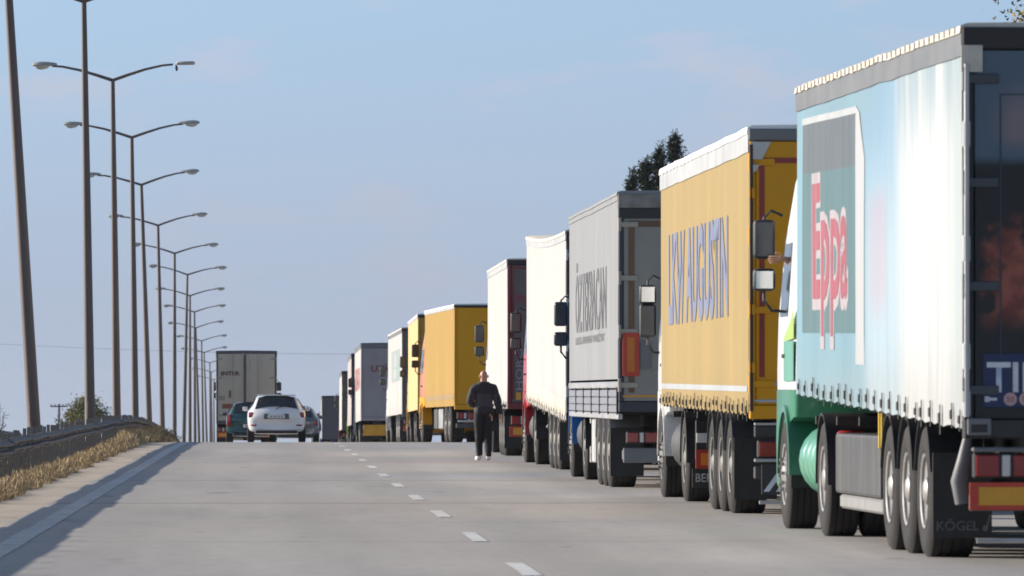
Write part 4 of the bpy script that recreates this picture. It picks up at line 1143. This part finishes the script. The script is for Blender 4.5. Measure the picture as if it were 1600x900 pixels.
# ------------------------------------------------------------------ cars
CT = tyre_mesh(.215)      # scaled down below
def car(name, x, d, yaw, bodym, label, st, wd=.9, glass=None, lights='high', wag=False, plate='34 VK 6218', wheels=((.75,), (3.35,))):
    """st: stations (y, z_low, z_top, w_low, belt z, w_top)"""
    root = empty(name, (x, d, gz(d) + .012), (slope(d), 0, R(yaw)))
    tag(root, label, 'car')
    bm = B(); rings = []
    for (y, zl, zt, w, zb, wt) in st:
        half = [(0, zl), (w * .86, zl), (w * .97, zl + .10), (w, zl + (zb - zl) * .55), (w * .985, zb - .03), (w * .955, zb), (wt + .05, zb + (zt - zb) * .45 + .0), (wt, zt - .07 if zt - zb > .2 else zt - .02), (wt * .84, zt - .015), (wt * .45, zt), (0, zt + .006)]
        bow = lambda x: .34 * (abs(x) / .9) ** 2.2 * max(0, 1 - y / 1.3)
        rings.append([Vector((px, y + bow(px), pz)) for px, pz in half] + [Vector((-px, y + bow(px), pz)) for px, pz in half[-2:0:-1]])
    loft(bm, rings)
    me = to_mesh('body', bm, True, 38)
    body = link('body', me, bodym, root)
    md = body.modifiers.new('round', 'SUBSURF'); md.levels = 1; md.render_levels = 2
    return root, body
def patch(root, name, pts, mat, th=.012, parent=None, n=6, bulge=0.0):
    """a curved pane between four corners (order: low-left, low-right, top-right, top-left)"""
    a, b, c, d = [Vector(p) for p in pts]
    nrm = (b - a).cross(d - a).normalized()
    bm = B(); g = []
    for i in range(n + 1):
        u = i / n; row = []
        for j in range(n + 1):
            v = j / n
            p = (a * (1 - u) + b * u) * (1 - v) + (d * (1 - u) + c * u) * v
            row.append(bm.verts.new(p + nrm * bulge * (1 - (2 * u - 1) ** 2)))
        g.append(row)
    for i in range(n):
        for j in range(n): bm.faces.new((g[i][j], g[i + 1][j], g[i + 1][j + 1], g[i][j + 1]))
    r = bmesh.ops.extrude_face_region(bm, geom=list(bm.faces))
    for v in [e for e in r['geom'] if isinstance(e, bmesh.types.BMVert)]: v.co -= nrm * th
    return part(name, bm, mat, parent or root, True, 30)

m_carw = M('white_car_paint', (.78, .78, .77), .22, 0, .03, 2, coat=.8)
m_cargrn = M('dark_teal_car_paint', (.02, .085, .085), .22, .3, .05, 2, coat=.8)
m_cargry = M('blue_grey_car_paint', (.10, .12, .15), .25, .4, .05, 2, coat=.8)
HATCH = [(0.0, .42, .70, .70, .60, .55), (.05, .33, .93, .85, .82, .70), (.12, .30, 1.02, .89, .93, .72), (.32, .28, 1.24, .905, .97, .68), (.50, .28, 1.42, .91, .99, .64), (.85, .26, 1.475, .91, .99, .64),
         (1.7, .25, 1.49, .91, .97, .64), (2.5, .25, 1.42, .91, .95, .62), (3.15, .25, 1.06, .905, .93, .66), (3.7, .27, .92, .88, .84, .64), (4.15, .32, .78, .80, .70, .55), (4.28, .42, .62, .62, .58, .45)]
WAGON = [(0.0, .42, .66, .70, .60, .58), (.05, .34, .95, .83, .85, .70), (.12, .32, 1.05, .86, .95, .70), (.24, .30, 1.30, .87, .97, .66), (.36, .30, 1.43, .87, .98, .62), (.8, .27, 1.46, .87, .97, .61),
         (2.2, .26, 1.46, .87, .95, .61), (2.8, .26, 1.36, .87, .94, .6), (3.35, .26, 1.0, .86, .9, .64), (3.9, .28, .88, .84, .8, .62), (4.35, .34, .74, .76, .66, .5), (4.45, .42, .6, .6, .56, .42)]
def outfit(root, body, W_, lights, plate, rw, wheels_y, roof_y, light_m=m_redlens):
    zl, zt, yl, yt, wl, wtp = rw
    patch(root, 'rear_window', [(-wl, yl + .15, zl), (wl, yl + .15, zl), (wtp, yt + .08, zt), (-wtp, yt + .08, zt)], m_glass, .02, bulge=.14)
    for sd in (-1, 1):
        pts = [(sd * (W_ - .012), 3.0, .99), (sd * (W_ - .012), .75, 1.02), (sd * .668, .95, 1.36), (sd * .658, 2.25, 1.37)]
        if sd > 0: pts = [pts[1], pts[0], pts[3], pts[2]]
        patch(root, 'side_window', pts, m_glass, .01)
        for (x0, x1, z0, z1, y0, mm) in lights:
            a, b = sorted((sd * x0, sd * x1)); bm = B(); yy = y0 + .34 * ((x0 + x1) / 1.8) ** 2.2 * .93 - .01; box(bm, (a, yy, z0), (b, yy + .14, z1), .025, 2, rot=Matrix.Rotation(sd * R(32), 3, 'Z')); part('tail_light', bm, mm, root, True)
        bm = B(); a, b = sorted((sd * (W_ - .01), sd * (W_ + .15))); box(bm, (a, 2.75, .98), (b, 2.9, 1.12), .04, 2); part('door_mirror', bm, body.data.materials[0], root, True)
        for wy in wheels_y:
            o = link('wheel', CT, m_rubber, root, (sd * (W_ - .105), wy, .315), (0, 0, 0 if sd < 0 else math.pi), (1, .61, .61))
            link('rim', rim(.31, 'drive', m_rim), None, o, scale=(.7, 1, 1))
    bm = B(); box(bm, (-.26, -.018, plate), (.26, .05, plate + .115), .004); pl = part('number_plate', bm, m_plate, root)
    bm = text_mesh('34 VK 6218', .07, .42, .01)
    for v in bm.verts: v.co = Vector((-.21 + v.co.x, -.0195, plate + .022 + v.co.y))
    part('lettering', bm, m_ink, pl)
    bm = B(); box(bm, (-W_ * .72, .05, .27), (W_ * .72, .3, .36), .03, 2); part('bumper_insert', bm, m_black, root, True)
    bm = B(); tube(bm, [(-.02, yl + .00, zl - .02), (.1, yl + .00, zl + .05), (.36, yl + .035, zl + .09)], .012, 6); part('rear_wiper', bm, m_black, root)

CX = lambda px, d: (px - 415) * d / FPX
r, b = car('hatchback_car', CX(432, 218), 218, 0, m_carw, 'white hatchback car driving away in the left lane', HATCH)
outfit(r, b, .905, [(.68, .845, .76, .93, .075, m_redlens), (.60, .78, .50, .55, .03, m_redlens)], .74, (1.04, 1.385, .135, .455, .66, .55), (.78, 3.35), 0)
patch(r, 'recess_panel', [(-.40, .035, .72), (.40, .035, .72), (.38, .07, .88), (-.38, .07, .88)], M('grey_plate_recess', (.10, .11, .11), .4), .03)
bm = B(); box(bm, (-.60, .36, 1.44), (.60, .62, 1.475), .02, 2); part('roof_spoiler', bm, m_carw, r, True)
r, b = car('estate_car', CX(392, 246), 246, 0, m_cargrn, 'dark teal estate car half hidden behind the white hatchback', WAGON)
outfit(r, b, .865, [(.66, .82, .60, 1.02, .03, m_redlens)], .56, (1.05, 1.40, .10, .33, .62, .54), (.75, 3.4), 0)
r, b = car('saloon_car', CX(461, 262), 262, 0, m_cargry, 'small blue-grey car peeping out right of the white hatchback', HATCH)
outfit(r, b, .905, [(.66, .84, .72, .92, .06, m_redlens)], .56, (1.04, 1.385, .135, .455, .66, .55), (.78, 3.35), 0)

# ------------------------------------------------------------------ people
def skin_mesh(verts, edges, sub=2, root=0):
    me = bpy.data.meshes.new('figure'); me.from_pydata([v[0] for v in verts], edges, []); me.update()
    o = bpy.data.objects.new('figure', me); COL.objects.link(o)
    md = o.modifiers.new('skin', 'SKIN'); md.use_smooth_shade = True; md.branch_smoothing = .4
    if not me.skin_vertices: raise RuntimeError('no skin layer')
    for i, v in enumerate(verts):
        sv = me.skin_vertices[0].data[i]; rr = v[1]; sv.radius = rr if hasattr(rr, '__len__') else (rr, rr); sv.use_root = (i == root)
    sb = o.modifiers.new('sub', 'SUBSURF'); sb.levels = sub; sb.render_levels = sub
    dg = bpy.context.evaluated_depsgraph_get()
    out = bpy.data.meshes.new_from_object(o.evaluated_get(dg)); bpy.data.objects.remove(o); bpy.data.meshes.remove(me)
    return out
def hand_chain(wrist, dirv, side, curl, verts, edges, base):
    """palm and five fingers hanging from the wrist; dirv points along the hand, side to the thumb"""
    d = Vector(dirv).normalized(); s = Vector(side).normalized(); n = d.cross(s).normalized()
    pal = Vector(wrist) + d * .06
    i0 = len(verts); verts.append((tuple(pal), (.036, .022))); edges.append((base, i0))
    for k, (off, l) in enumerate(((.032, .070), (.011, .080), (-.011, .075), (-.031, .060))):
        p = pal + d * .035 + s * off
        a = len(verts); verts.append((tuple(p), .0095)); edges.append((i0, a)); q = p
        for j in range(3):
            c = curl * (j + 1)
            q = q + (d * math.cos(c) + n * math.sin(c)) * l * (.45, .32, .25)[j]
            verts.append((tuple(q), (.009, .0082, .007)[j])); edges.append((len(verts) - 2, len(verts) - 1))
    p = pal + s * .035 - d * .02
    a = len(verts); verts.append((tuple(p), .012)); edges.append((i0, a))
    for j in range(2):
        p = p + (d * .75 + s * (.55 - .3 * j) + n * .25 * j).normalized() * .036
        verts.append((tuple(p), .010 - .0015 * j)); edges.append((len(verts) - 2, len(verts) - 1))

m_skin = M('skin', (.52, .29, .19), .5, 0, .08, 12)
m_jacket = M('dark_navy_jacket', (.022, .023, .029), .8, 0, .3, 7, bump=.5, bscale=10, sheen=.1)
m_jackgrey = M('charcoal_jacket_band', (.06, .06, .064), .85, 0, .25, 7, bump=.5, bscale=10)
m_trous = M('black_trousers', (.011, .011, .013), .85, 0, .3, 6, bump=.5, bscale=9)
m_shoe = M('white_trainers', (.70, .70, .68), .5, 0, .1, 10)
def person(x, d, rz, label, pose, cols, h=1.73, grp=None):
    jac, tro, sho, band = cols
    root = empty('person', (x, d, gz(d) + .012), (0, 0, rz)); tag(root, label, 'person', grp)
    k = h / 1.76
    V = [((0, 0, .96), (.165, .135)), ((0, .005, 1.10), (.172, .150)), ((0, .015, 1.28), (.182, .145)), ((0, .005, 1.41), (.140, .10)), ((0, .005, 1.50), (.068, .068)), ((0, .025, 1.565), (.070, .078)),
         ((0, .03, 1.64), (.082, .098)), ((0, .02, 1.70), (.070, .085)), ((0, .015, 1.735), (.04, .05))]
    E = [(i, i + 1) for i in range(8)]
    def chain(frm, pts):
        p = frm
        for q in pts:
            V.append(q); E.append((p, len(V) - 1)); p = len(V) - 1
        return p
    legs = pose['legs']
    for sd in (-1, 1):
        (hip, knee, ank, toe) = legs[0 if sd < 0 else 1]
        chain(0, [(hip, (.105, .115)), (tuple((Vector(hip) + Vector(knee)) / 2), (.088, .095)), (knee, (.068, .07)), (tuple((Vector(knee) * .55 + Vector(ank) * .45)), (.060, .066)), (ank, .045), (tuple(Vector(ank) + Vector((0, -.03, -.045))), .042), (toe, (.042, .032))])
    for sd in (-1, 1):
        (sh, el, wr, hd, th) = pose['arms'][0 if sd < 0 else 1]
        e = chain(3, [(sh, .075), (tuple((Vector(sh) + Vector(el)) / 2), .062), (el, .052), (tuple((Vector(el) + Vector(wr)) / 2), .045), (wr, (.028, .033))])
        hand_chain(wr, hd, th, .22, V, E, e)
    V = [(tuple(Vector(p) * k), r) for p, r in V]
    me = skin_mesh(V, E); me.name = 'body'
    bm = B(); bm.from_mesh(me)
    # ears and nose, part of the same body mesh
    for sd in (-1, 1):
        e = bmesh.ops.create_icosphere(bm, subdivisions=2, radius=1)
        for v in e['verts']: v.co = Vector((sd * .083 + v.co.x * .012, .012 + v.co.y * .022, 1.625 + v.co.z * .034)) * k
    e = bmesh.ops.create_icosphere(bm, subdivisions=2, radius=1)
    for v in e['verts']: v.co = Vector((v.co.x * .016, .128 + v.co.y * .022, 1.622 + v.co.z * .028)) * k
    bm.to_mesh(me); bm.free()
    for p in me.polygons: p.use_smooth = True
    body = link('body', me, m_skin, root)
    for sd in (-1, 1):
        bm = B(); e = bmesh.ops.create_icosphere(bm, subdivisions=2, radius=.011)
        for v in e['verts']: v.co += Vector((sd * .032, .117, 1.645)) * k
        part('eye', bm, m_ink, body, True)
    bm = B(); box(bm, (-.026 * k, .112 * k, 1.573 * k), (.026 * k, .124 * k, 1.581 * k), .002); part('mouth', bm, M('lips', (.35, .13, .10), .5), body)
    # clothes are shells lifted off the body
    wr = [Vector(pose['arms'][i][2]) * k for i in (0, 1)]
    def shell(name, keep, off, mat, band=None, wob=.010, one=True):
        bm = B(); bm.from_mesh(me)
        kill = [f for f in bm.faces if not keep(f.calc_center_median())]
        bmesh.ops.delete(bm, geom=kill, context='FACES')
        if one:                                   # keep the largest connected piece
            left = set(bm.faces); best = []
            while left:
                st = [left.pop()]; grp_ = []
                while st:
                    f = st.pop(); grp_.append(f)
                    for e in f.edges:
                        for g_ in e.link_faces:
                            if g_ in left: left.remove(g_); st.append(g_)
                if len(grp_) > len(best): best = grp_
            best = set(best); bmesh.ops.delete(bm, geom=[f for f in bm.faces if f not in best], context='FACES')
        bm.normal_update()
        nr = {v: v.normal.copy() for v in bm.verts}
        for v in bm.verts:
            q = v.co
            v.co = q + nr[v] * (off + wob * (mnoise.noise((q.x * 9, q.y * 9, q.z * 6)) + .6 * mnoise.noise((q.x * 22, q.y * 22, q.z * 13))))
        mm = bpy.data.meshes.new(name); bm.to_mesh(mm); bm.free()
        mm.materials.append(mat)
        if band:
            mm.materials.append(band)
            for p in mm.polygons:
                c = p.center
                if abs(c.x) < .24 * k and 1.03 * k < c.z < 1.27 * k: p.material_index = 1
        for p in mm.polygons: p.use_smooth = True
        return link(name, mm, None, root)
    handy = lambda c: min((c - w).length for w in wr) < .14 * k
    armz = lambda c: abs(c.x) > .20 * k
    def hand_side(c):
        for i in (0, 1):
            hd = Vector(pose['arms'][i][3]).normalized()
            if (c - wr[i]).dot(hd) > -.005 and (c - wr[i]).length < .24 * k: return True
        return False
    shell('jacket', lambda c: c.z < 1.515 * k and c.z > (.90 * k if not armz(c) else .5 * k) and not hand_side(c) and not (c.z < .93 * k and abs(c.x) < .21 * k), .026, jac, band)
    shell('trousers', lambda c: c.z < 1.0 * k and c.z > .085 * k and abs(c.x) < .215 * k and not hand_side(c), .018, tro)
    for sd in (-1, 1): shell('shoe', lambda c: c.z < .115 * k and c.x * sd > 0, .012, sho, wob=.002)
    return root
WALK = {'legs': [((-.085, 0, .90), (-.085, .08, .50), (-.085, .06, .10), (-.125, .20, .035)), ((.085, 0, .90), (.085, .03, .50), (.075, -.12, .13), (.085, .01, .04))],
        'arms': [((-.18, 0, 1.40), (-.275, -.03, 1.14), (-.19, .19, 1.06), (.45, .8, .1), (.2, .3, .9)), ((.18, 0, 1.40), (.265, -.05, 1.13), (.315, .02, .90), (.03, .14, -1), (-.1, .95, .05))]}
person(CX(756, 135), 135, R(4), 'bald man in a dark jacket and black trousers walking away beside the trucks', WALK, (m_jacket, m_trous, m_shoe, m_jackgrey), 1.74)
STAND = {'legs': [((-.095, 0, .90), (-.10, .02, .50), (-.105, 0, .10), (-.12, .15, .035)), ((.095, 0, .90), (.10, .02, .50), (.105, 0, .10), (.12, .15, .035))],
         'arms': [((-.20, 0, 1.41), (-.29, -.02, 1.14), (-.30, .04, .90), (0, .1, -1), (.1, .95, 0)), ((.20, 0, 1.41), (.29, -.02, 1.14), (.30, .04, .90), (0, .1, -1), (-.1, .95, 0))]}
person(CX(490.5, 338), 338, R(180), 'tiny far person in a blue top and pale trousers beside the farthest trucks', STAND,
       (M('blue_top', (.02, .09, .22), .8), M('pale_trousers', (.55, .55, .55), .8), m_ink, None), 1.72)

# the driver of the nearest truck, forearm out of the side window
def driver():
    root = empty('person', (0, 0, 0)); tag(root, 'driver of the nearest truck, hand reaching out of the cab window', 'person')
    th = T1.root.rotation_euler.z
    base = T1.root.matrix_basis.copy() if False else Matrix.Translation(T1.root.location) @ T1.root.rotation_euler.to_matrix().to_4x4()
    V = [((-.72, 15.0, 1.75), (.17, .13)), ((-.72, 14.98, 1.95), (.17, .13)), ((-.72, 14.98, 2.18), (.18, .13)), ((-.72, 14.98, 2.30), (.15, .10)), ((-.72, 14.99, 2.38), .06), ((-.72, 15.01, 2.45), (.07, .08)), ((-.72, 15.02, 2.53), (.08, .095)), ((-.72, 15.01, 2.60), (.06, .07)),
         ((-.92, 14.98, 2.29), .065), ((-1.10, 15.08, 2.30), .055), ((-1.12, 15.22, 2.44), .048), ((-1.17, 15.22, 2.52), .040), ((-1.215, 15.21, 2.575), (.027, .031)),
         ((-.52, 14.98, 2.29), .065), ((-.46, 15.15, 2.05), .05), ((-.50, 15.4, 2.1), .035)]
    E = [(0, 1), (1, 2), (2, 3), (3, 4), (4, 5), (5, 6), (6, 7), (3, 8), (8, 9), (9, 10), (10, 11), (11, 12), (3, 13), (13, 14), (14, 15)]
    hand_chain((-1.215, 15.21, 2.575), (-.95, -.05, -.10), (0, -.2, 1), .25, V, E, 12)
    me = skin_mesh(V, E); me.name = 'body'
    root.location = base @ Vector((-.72, 15.0, 1.6)); root.rotation_euler = T1.root.rotation_euler
    inv = Vector((-.72, 15.0, 1.6))
    for v in me.vertices: v.co -= inv
    for p in me.polygons: p.use_smooth = True
    link('body', me, m_skin, root)
    bm = B(); bm.from_mesh(me)
    bmesh.ops.delete(bm, geom=[f for f in bm.faces if f.calc_center_median().z > .76 or f.calc_center_median().x < -.47], context='FACES'); bm.normal_update()
    nr = [(v, v.normal.copy()) for v in bm.verts]
    for v, n in nr: v.co += n * .016
    part('shirt', bm, m_jacket, root, True, 80)
driver()

# ------------------------------------------------------------------ trees, poles and wires
m_bark = M('bark', (.10, .075, .055), .9, 0, .3, 6, (1, 1, .3), bump=.6, bscale=15)
def leafmat(n, c): return M(n, c, .65, 0, .25, 3, world_co=True, spec=.3)
def leaf_crown(name, parent, pts, size, mats, rnd, up=0.3, aspect=.5):
    V, F, I = [], [], []
    for p in pts:
        a = Vector((rnd.gauss(0, 1), rnd.gauss(0, 1), rnd.gauss(0, 1) + up)).normalized(); b = a.orthogonal().normalized(); b = Matrix.Rotation(rnd.uniform(0, 6.3), 3, a) @ b
        c = a.cross(b); s = size * rnd.uniform(.6, 1.4); i = len(V)
        V += [tuple(p - c * s * aspect * .5), tuple(p + b * s * .5 - c * s * aspect * .1), tuple(p + b * s + a * s * .15), tuple(p + b * s * .5 + c * s * aspect)]
        F += [(i, i + 1, i + 2, i + 3)]; I.append(rnd.randrange(len(mats)))
    me = bpy.data.meshes.new(name); me.from_pydata(V, [], F); me.update()
    for m in mats: me.materials.append(m)
    me.polygons.foreach_set('material_index', I)
    o = link(name, me, None, parent); o['kind'] = 'stuff'; return o
PINE = [leafmat('pine_dark', (.016, .030, .017)), leafmat('pine_mid', (.024, .042, .022)), leafmat('pine_grey', (.032, .045, .03))]
def pine(px, top, d, crown_px, seed, label):
    rnd = random.Random(seed); p = pix(px, top, d); z0 = gz(d) - .05
    root = empty('pine_tree', (p.x, d, z0)); tag(root, label, 'tree', 'dark pines behind the trucks')
    H = p.z - z0; bm = B()
    tube(bm, [(0, 0, -.3), (rnd.gauss(0, .1), 0, H * .5), (0, 0, H * .95)], [.22, .14, .02], 8)
    pts = []
    wr = crown_px * d / FPX / 2
    n = 26
    for k in range(n):
        f = (k / n) ** .8; z = H * (.45 + .52 * f) ; a = rnd.uniform(0, 6.28); l = wr * (1.5 - 1.25 * f) * rnd.uniform(.6, 1.1)
        tip = Vector((math.cos(a) * l, math.sin(a) * l, z + l * .25 + rnd.uniform(0, .3)))
        tube(bm, [(0, 0, z - .2), tuple(tip * .6 + Vector((0, 0, z * .4 - .05))), tuple(tip)], [.04, .025, .01], 5)
        for c in range(3):
            q = tip * (1 - .22 * c) + Vector((0, 0, z * .22 * c))
            hh = rnd.uniform(.35, .7) * (1 - .2 * c)
            for _ in range(100):
                u = rnd.random(); pts.append(q + Vector((rnd.gauss(0, .10), rnd.gauss(0, .10), (u - .2) * hh * 1.35)))
    for _ in range(160): u = rnd.random(); pts.append(Vector((rnd.gauss(0, .08 + .12 * (1 - u)), rnd.gauss(0, .1), H - .9 * (1 - u))))
    part('trunk', bm, m_bark, root, True)
    leaf_crown('crown', root, pts, .19, PINE, rnd, .9, .26)
pine(1058, 211, 300, 50, 1, 'tallest dark pine, its tip above the yellow lettered truck roof')
pine(1030, 232, 302, 30, 2, 'slim dark pine top just left of the tallest pine')
pine(1009, 252, 298, 28, 3, 'third dark pine top from the right, above the grey truck')
pine(988, 274, 300, 26, 5, 'lowest, leftmost dark pine top above the grey truck')

def broadleaf(name, x, d, top, hgt, rad, mats, n, size, seed, label, bare=0.0, z0=None, flat=1.0, grp=None):
    rnd = random.Random(seed); z0 = top - hgt
    root = empty(name, (x, d, z0)); tag(root, label, 'tree', grp)
    bm = B(); th = hgt * .35
    tube(bm, [(0, 0, -.6), (.05, 0, th * .5), (0, .05, th)], [hgt * .03, hgt * .024, hgt * .018], 8)
    pts = []
    for k in range(16):
        a = rnd.uniform(0, 6.28); e = rnd.uniform(.25, 1.4); l = (hgt - th) * rnd.uniform(.55, .95)
        tip = Vector((math.cos(a) * math.cos(e) * rad * rnd.uniform(.6, 1.1), math.sin(a) * math.cos(e) * rad, th + math.sin(e) * l))
        mid = tip * .5 + Vector((rnd.gauss(0, .1), rnd.gauss(0, .1), th * .5 + .1))
        tube(bm, [(0, 0, th * .8), tuple(mid), tuple(tip)], [hgt * .012, hgt * .007, hgt * .002], 6)
        for s_ in range(5):
            q = mid.lerp(tip, rnd.uniform(.2, 1)); w = q + Vector((rnd.gauss(0, .3), rnd.gauss(0, .3), rnd.gauss(.15, .25))) * rad * .5
            tube(bm, [tuple(q), tuple(w)], [hgt * .004, hgt * .002], 5)
            if rnd.random() > bare:
                for _ in range(n):
                    pts.append(w + Vector((rnd.gauss(0, 1), rnd.gauss(0, 1), rnd.gauss(0, .8))) * rad * .16)
    part('trunk', bm, m_bark, root, True)
    if pts: leaf_crown('crown', root, pts, size, mats, rnd)
YL = [leafmat('leaf_olive', (.19, .19, .08)), leafmat('leaf_yellow', (.34, .30, .12)), leafmat('leaf_green', (.12, .14, .06))]
PK = [leafmat('leaf_olive_b', (.13, .12, .05)), leafmat('leaf_pinkish', (.22, .12, .09)), leafmat('leaf_yellow_b', (.30, .24, .07))]
p = pix(136, 609, 340); broadleaf('small_tree', p.x, 340, p.z, 3.2, 1.15, YL, 44, .12, 7, 'yellow-green small tree beyond the guardrail, behind the second lamp post')
p = pix(112, 632, 344); broadleaf('small_tree', p.x, 344, p.z, 2.4, .55, YL, 16, .11, 9, 'sparse low bush-like tree just left of the yellow-green one', .45)
p = pix(-2, 612, 330); broadleaf('bare_tree', p.x, 330, p.z, 3.4, .8, YL, 3, .08, 12, 'almost bare tree at the left picture edge', .85)
p = pix(1645, -190, 128); broadleaf('roadside_tree', p.x, 128, p.z, 9.6, 1.6, PK, 60, .10, 21, 'autumn tree showing above the roof of the nearest truck', .1)
BU = [leafmat('weed_olive', (.10, .095, .035)), leafmat('weed_brown', (.17, .12, .05)), leafmat('weed_straw', (.33, .24, .10))]
for i, (px, d, w, lab) in enumerate(((238, 232, .5, 'brown-green weed clump left of the others, against the guardrail'), (258, 252, .55, 'olive weed clump in the middle of three at the rail end'), (272, 280, .6, 'dark weed clump farthest along, where the rail dips over the crest'))):
    rnd = random.Random(40 + i); root = empty('weed_clump', (-3.62 + curve(d), d, gz(d))); tag(root, lab, 'weeds', 'weed clumps along the guardrail')
    pts = [Vector((rnd.gauss(0, .22), rnd.gauss(0, 5.0), abs(rnd.gauss(0, .22)) * w * 1.6)) for _ in range(1500)]
    leaf_crown('foliage', root, pts, .14, BU, rnd, .8, .3)
    bm = B()
    for k in range(20): y = rnd.gauss(0, 4); x = rnd.gauss(0, .2); tube(bm, [(x, y, -.05), (x + rnd.gauss(0, .05), y, .45 * w)], [.008, .004], 4)
    part('stem', bm, m_bark, root)

m_wpole = M('grey_timber_pole', (.13, .12, .115), .85, 0, .2, 3)
def util_pole(px, top_z, d, label, cross=2.1):
    p = pix(px, 0, d); root = empty('utility_pole', (p.x, d, gz(d))); tag(root, label, 'utility pole')
    h = top_z - gz(d); bm = B(); tube(bm, [(0, 0, -.4), (0, 0, h)], [.19, .14], 10); part('pole', bm, m_wpole, root, True)
    bm = B(); box(bm, (-cross / 2, -.22, h - .42), (cross / 2, -.14, h - .24), .01); part('crossarm', bm, m_wpole, root)
    for q in (-.9, -.45, .45, .9):
        bm = B(); lathe(bm, [(0, .05), (.05, .09), (.1, .05), (.15, .09), (.2, .04)], 10, 'z', (q * cross / 2, -.18, h - .24)); part('insulator', bm, m_dkgrey, root, True)
    return root
util_pole(93, pix(93, 631, 900).z, 900, 'small utility pole with a crossarm, between the first two lamp posts', 2.2)
a, b = pix(-40, 536, 600), pix(760, 553, 600)
util_pole(760, b.z + .3, 600, 'tall utility pole hidden behind the trucks, carrying the cable')
bm = B(); pts = [a.lerp(b, i / 30) - Vector((0, 0, .35 * math.sin(math.pi * i / 30))) for i in range(31)]
o0 = Vector(pts[0]); tube(bm, [p - o0 for p in pts], .010, 5); c = link('overhead_cable', to_mesh('overhead_cable', bm), m_dkgrey, None, o0); tag(c, 'thin overhead cable crossing the sky above the road', 'cable')

# ------------------------------------------------------------------ the hazy air
hz_m = bpy.data.materials.new('hazy_air'); hz_m.use_nodes = True
_nt = hz_m.node_tree
for _n in list(_nt.nodes):
    if _n.type != 'OUTPUT_MATERIAL': _nt.nodes.remove(_n)
_pv = _nt.nodes.new('ShaderNodeVolumePrincipled')
_pv.inputs['Color'].default_value = (0.86, 0.90, 1.0, 1)
_pv.inputs['Density'].default_value = HAZE
_pv.inputs['Anisotropy'].default_value = 0.2
_nt.links.new(_pv.outputs[0], [n for n in _nt.nodes if n.type == 'OUTPUT_MATERIAL'][0].inputs['Volume'])
bm = B(); box(bm, (-1520, -90, -27), (1520, 3020, 16.5))
hz = link('haze', to_mesh('haze', bm), hz_m); tag(hz, 'thin pale haze filling the air over the road', 'haze', kind='stuff')
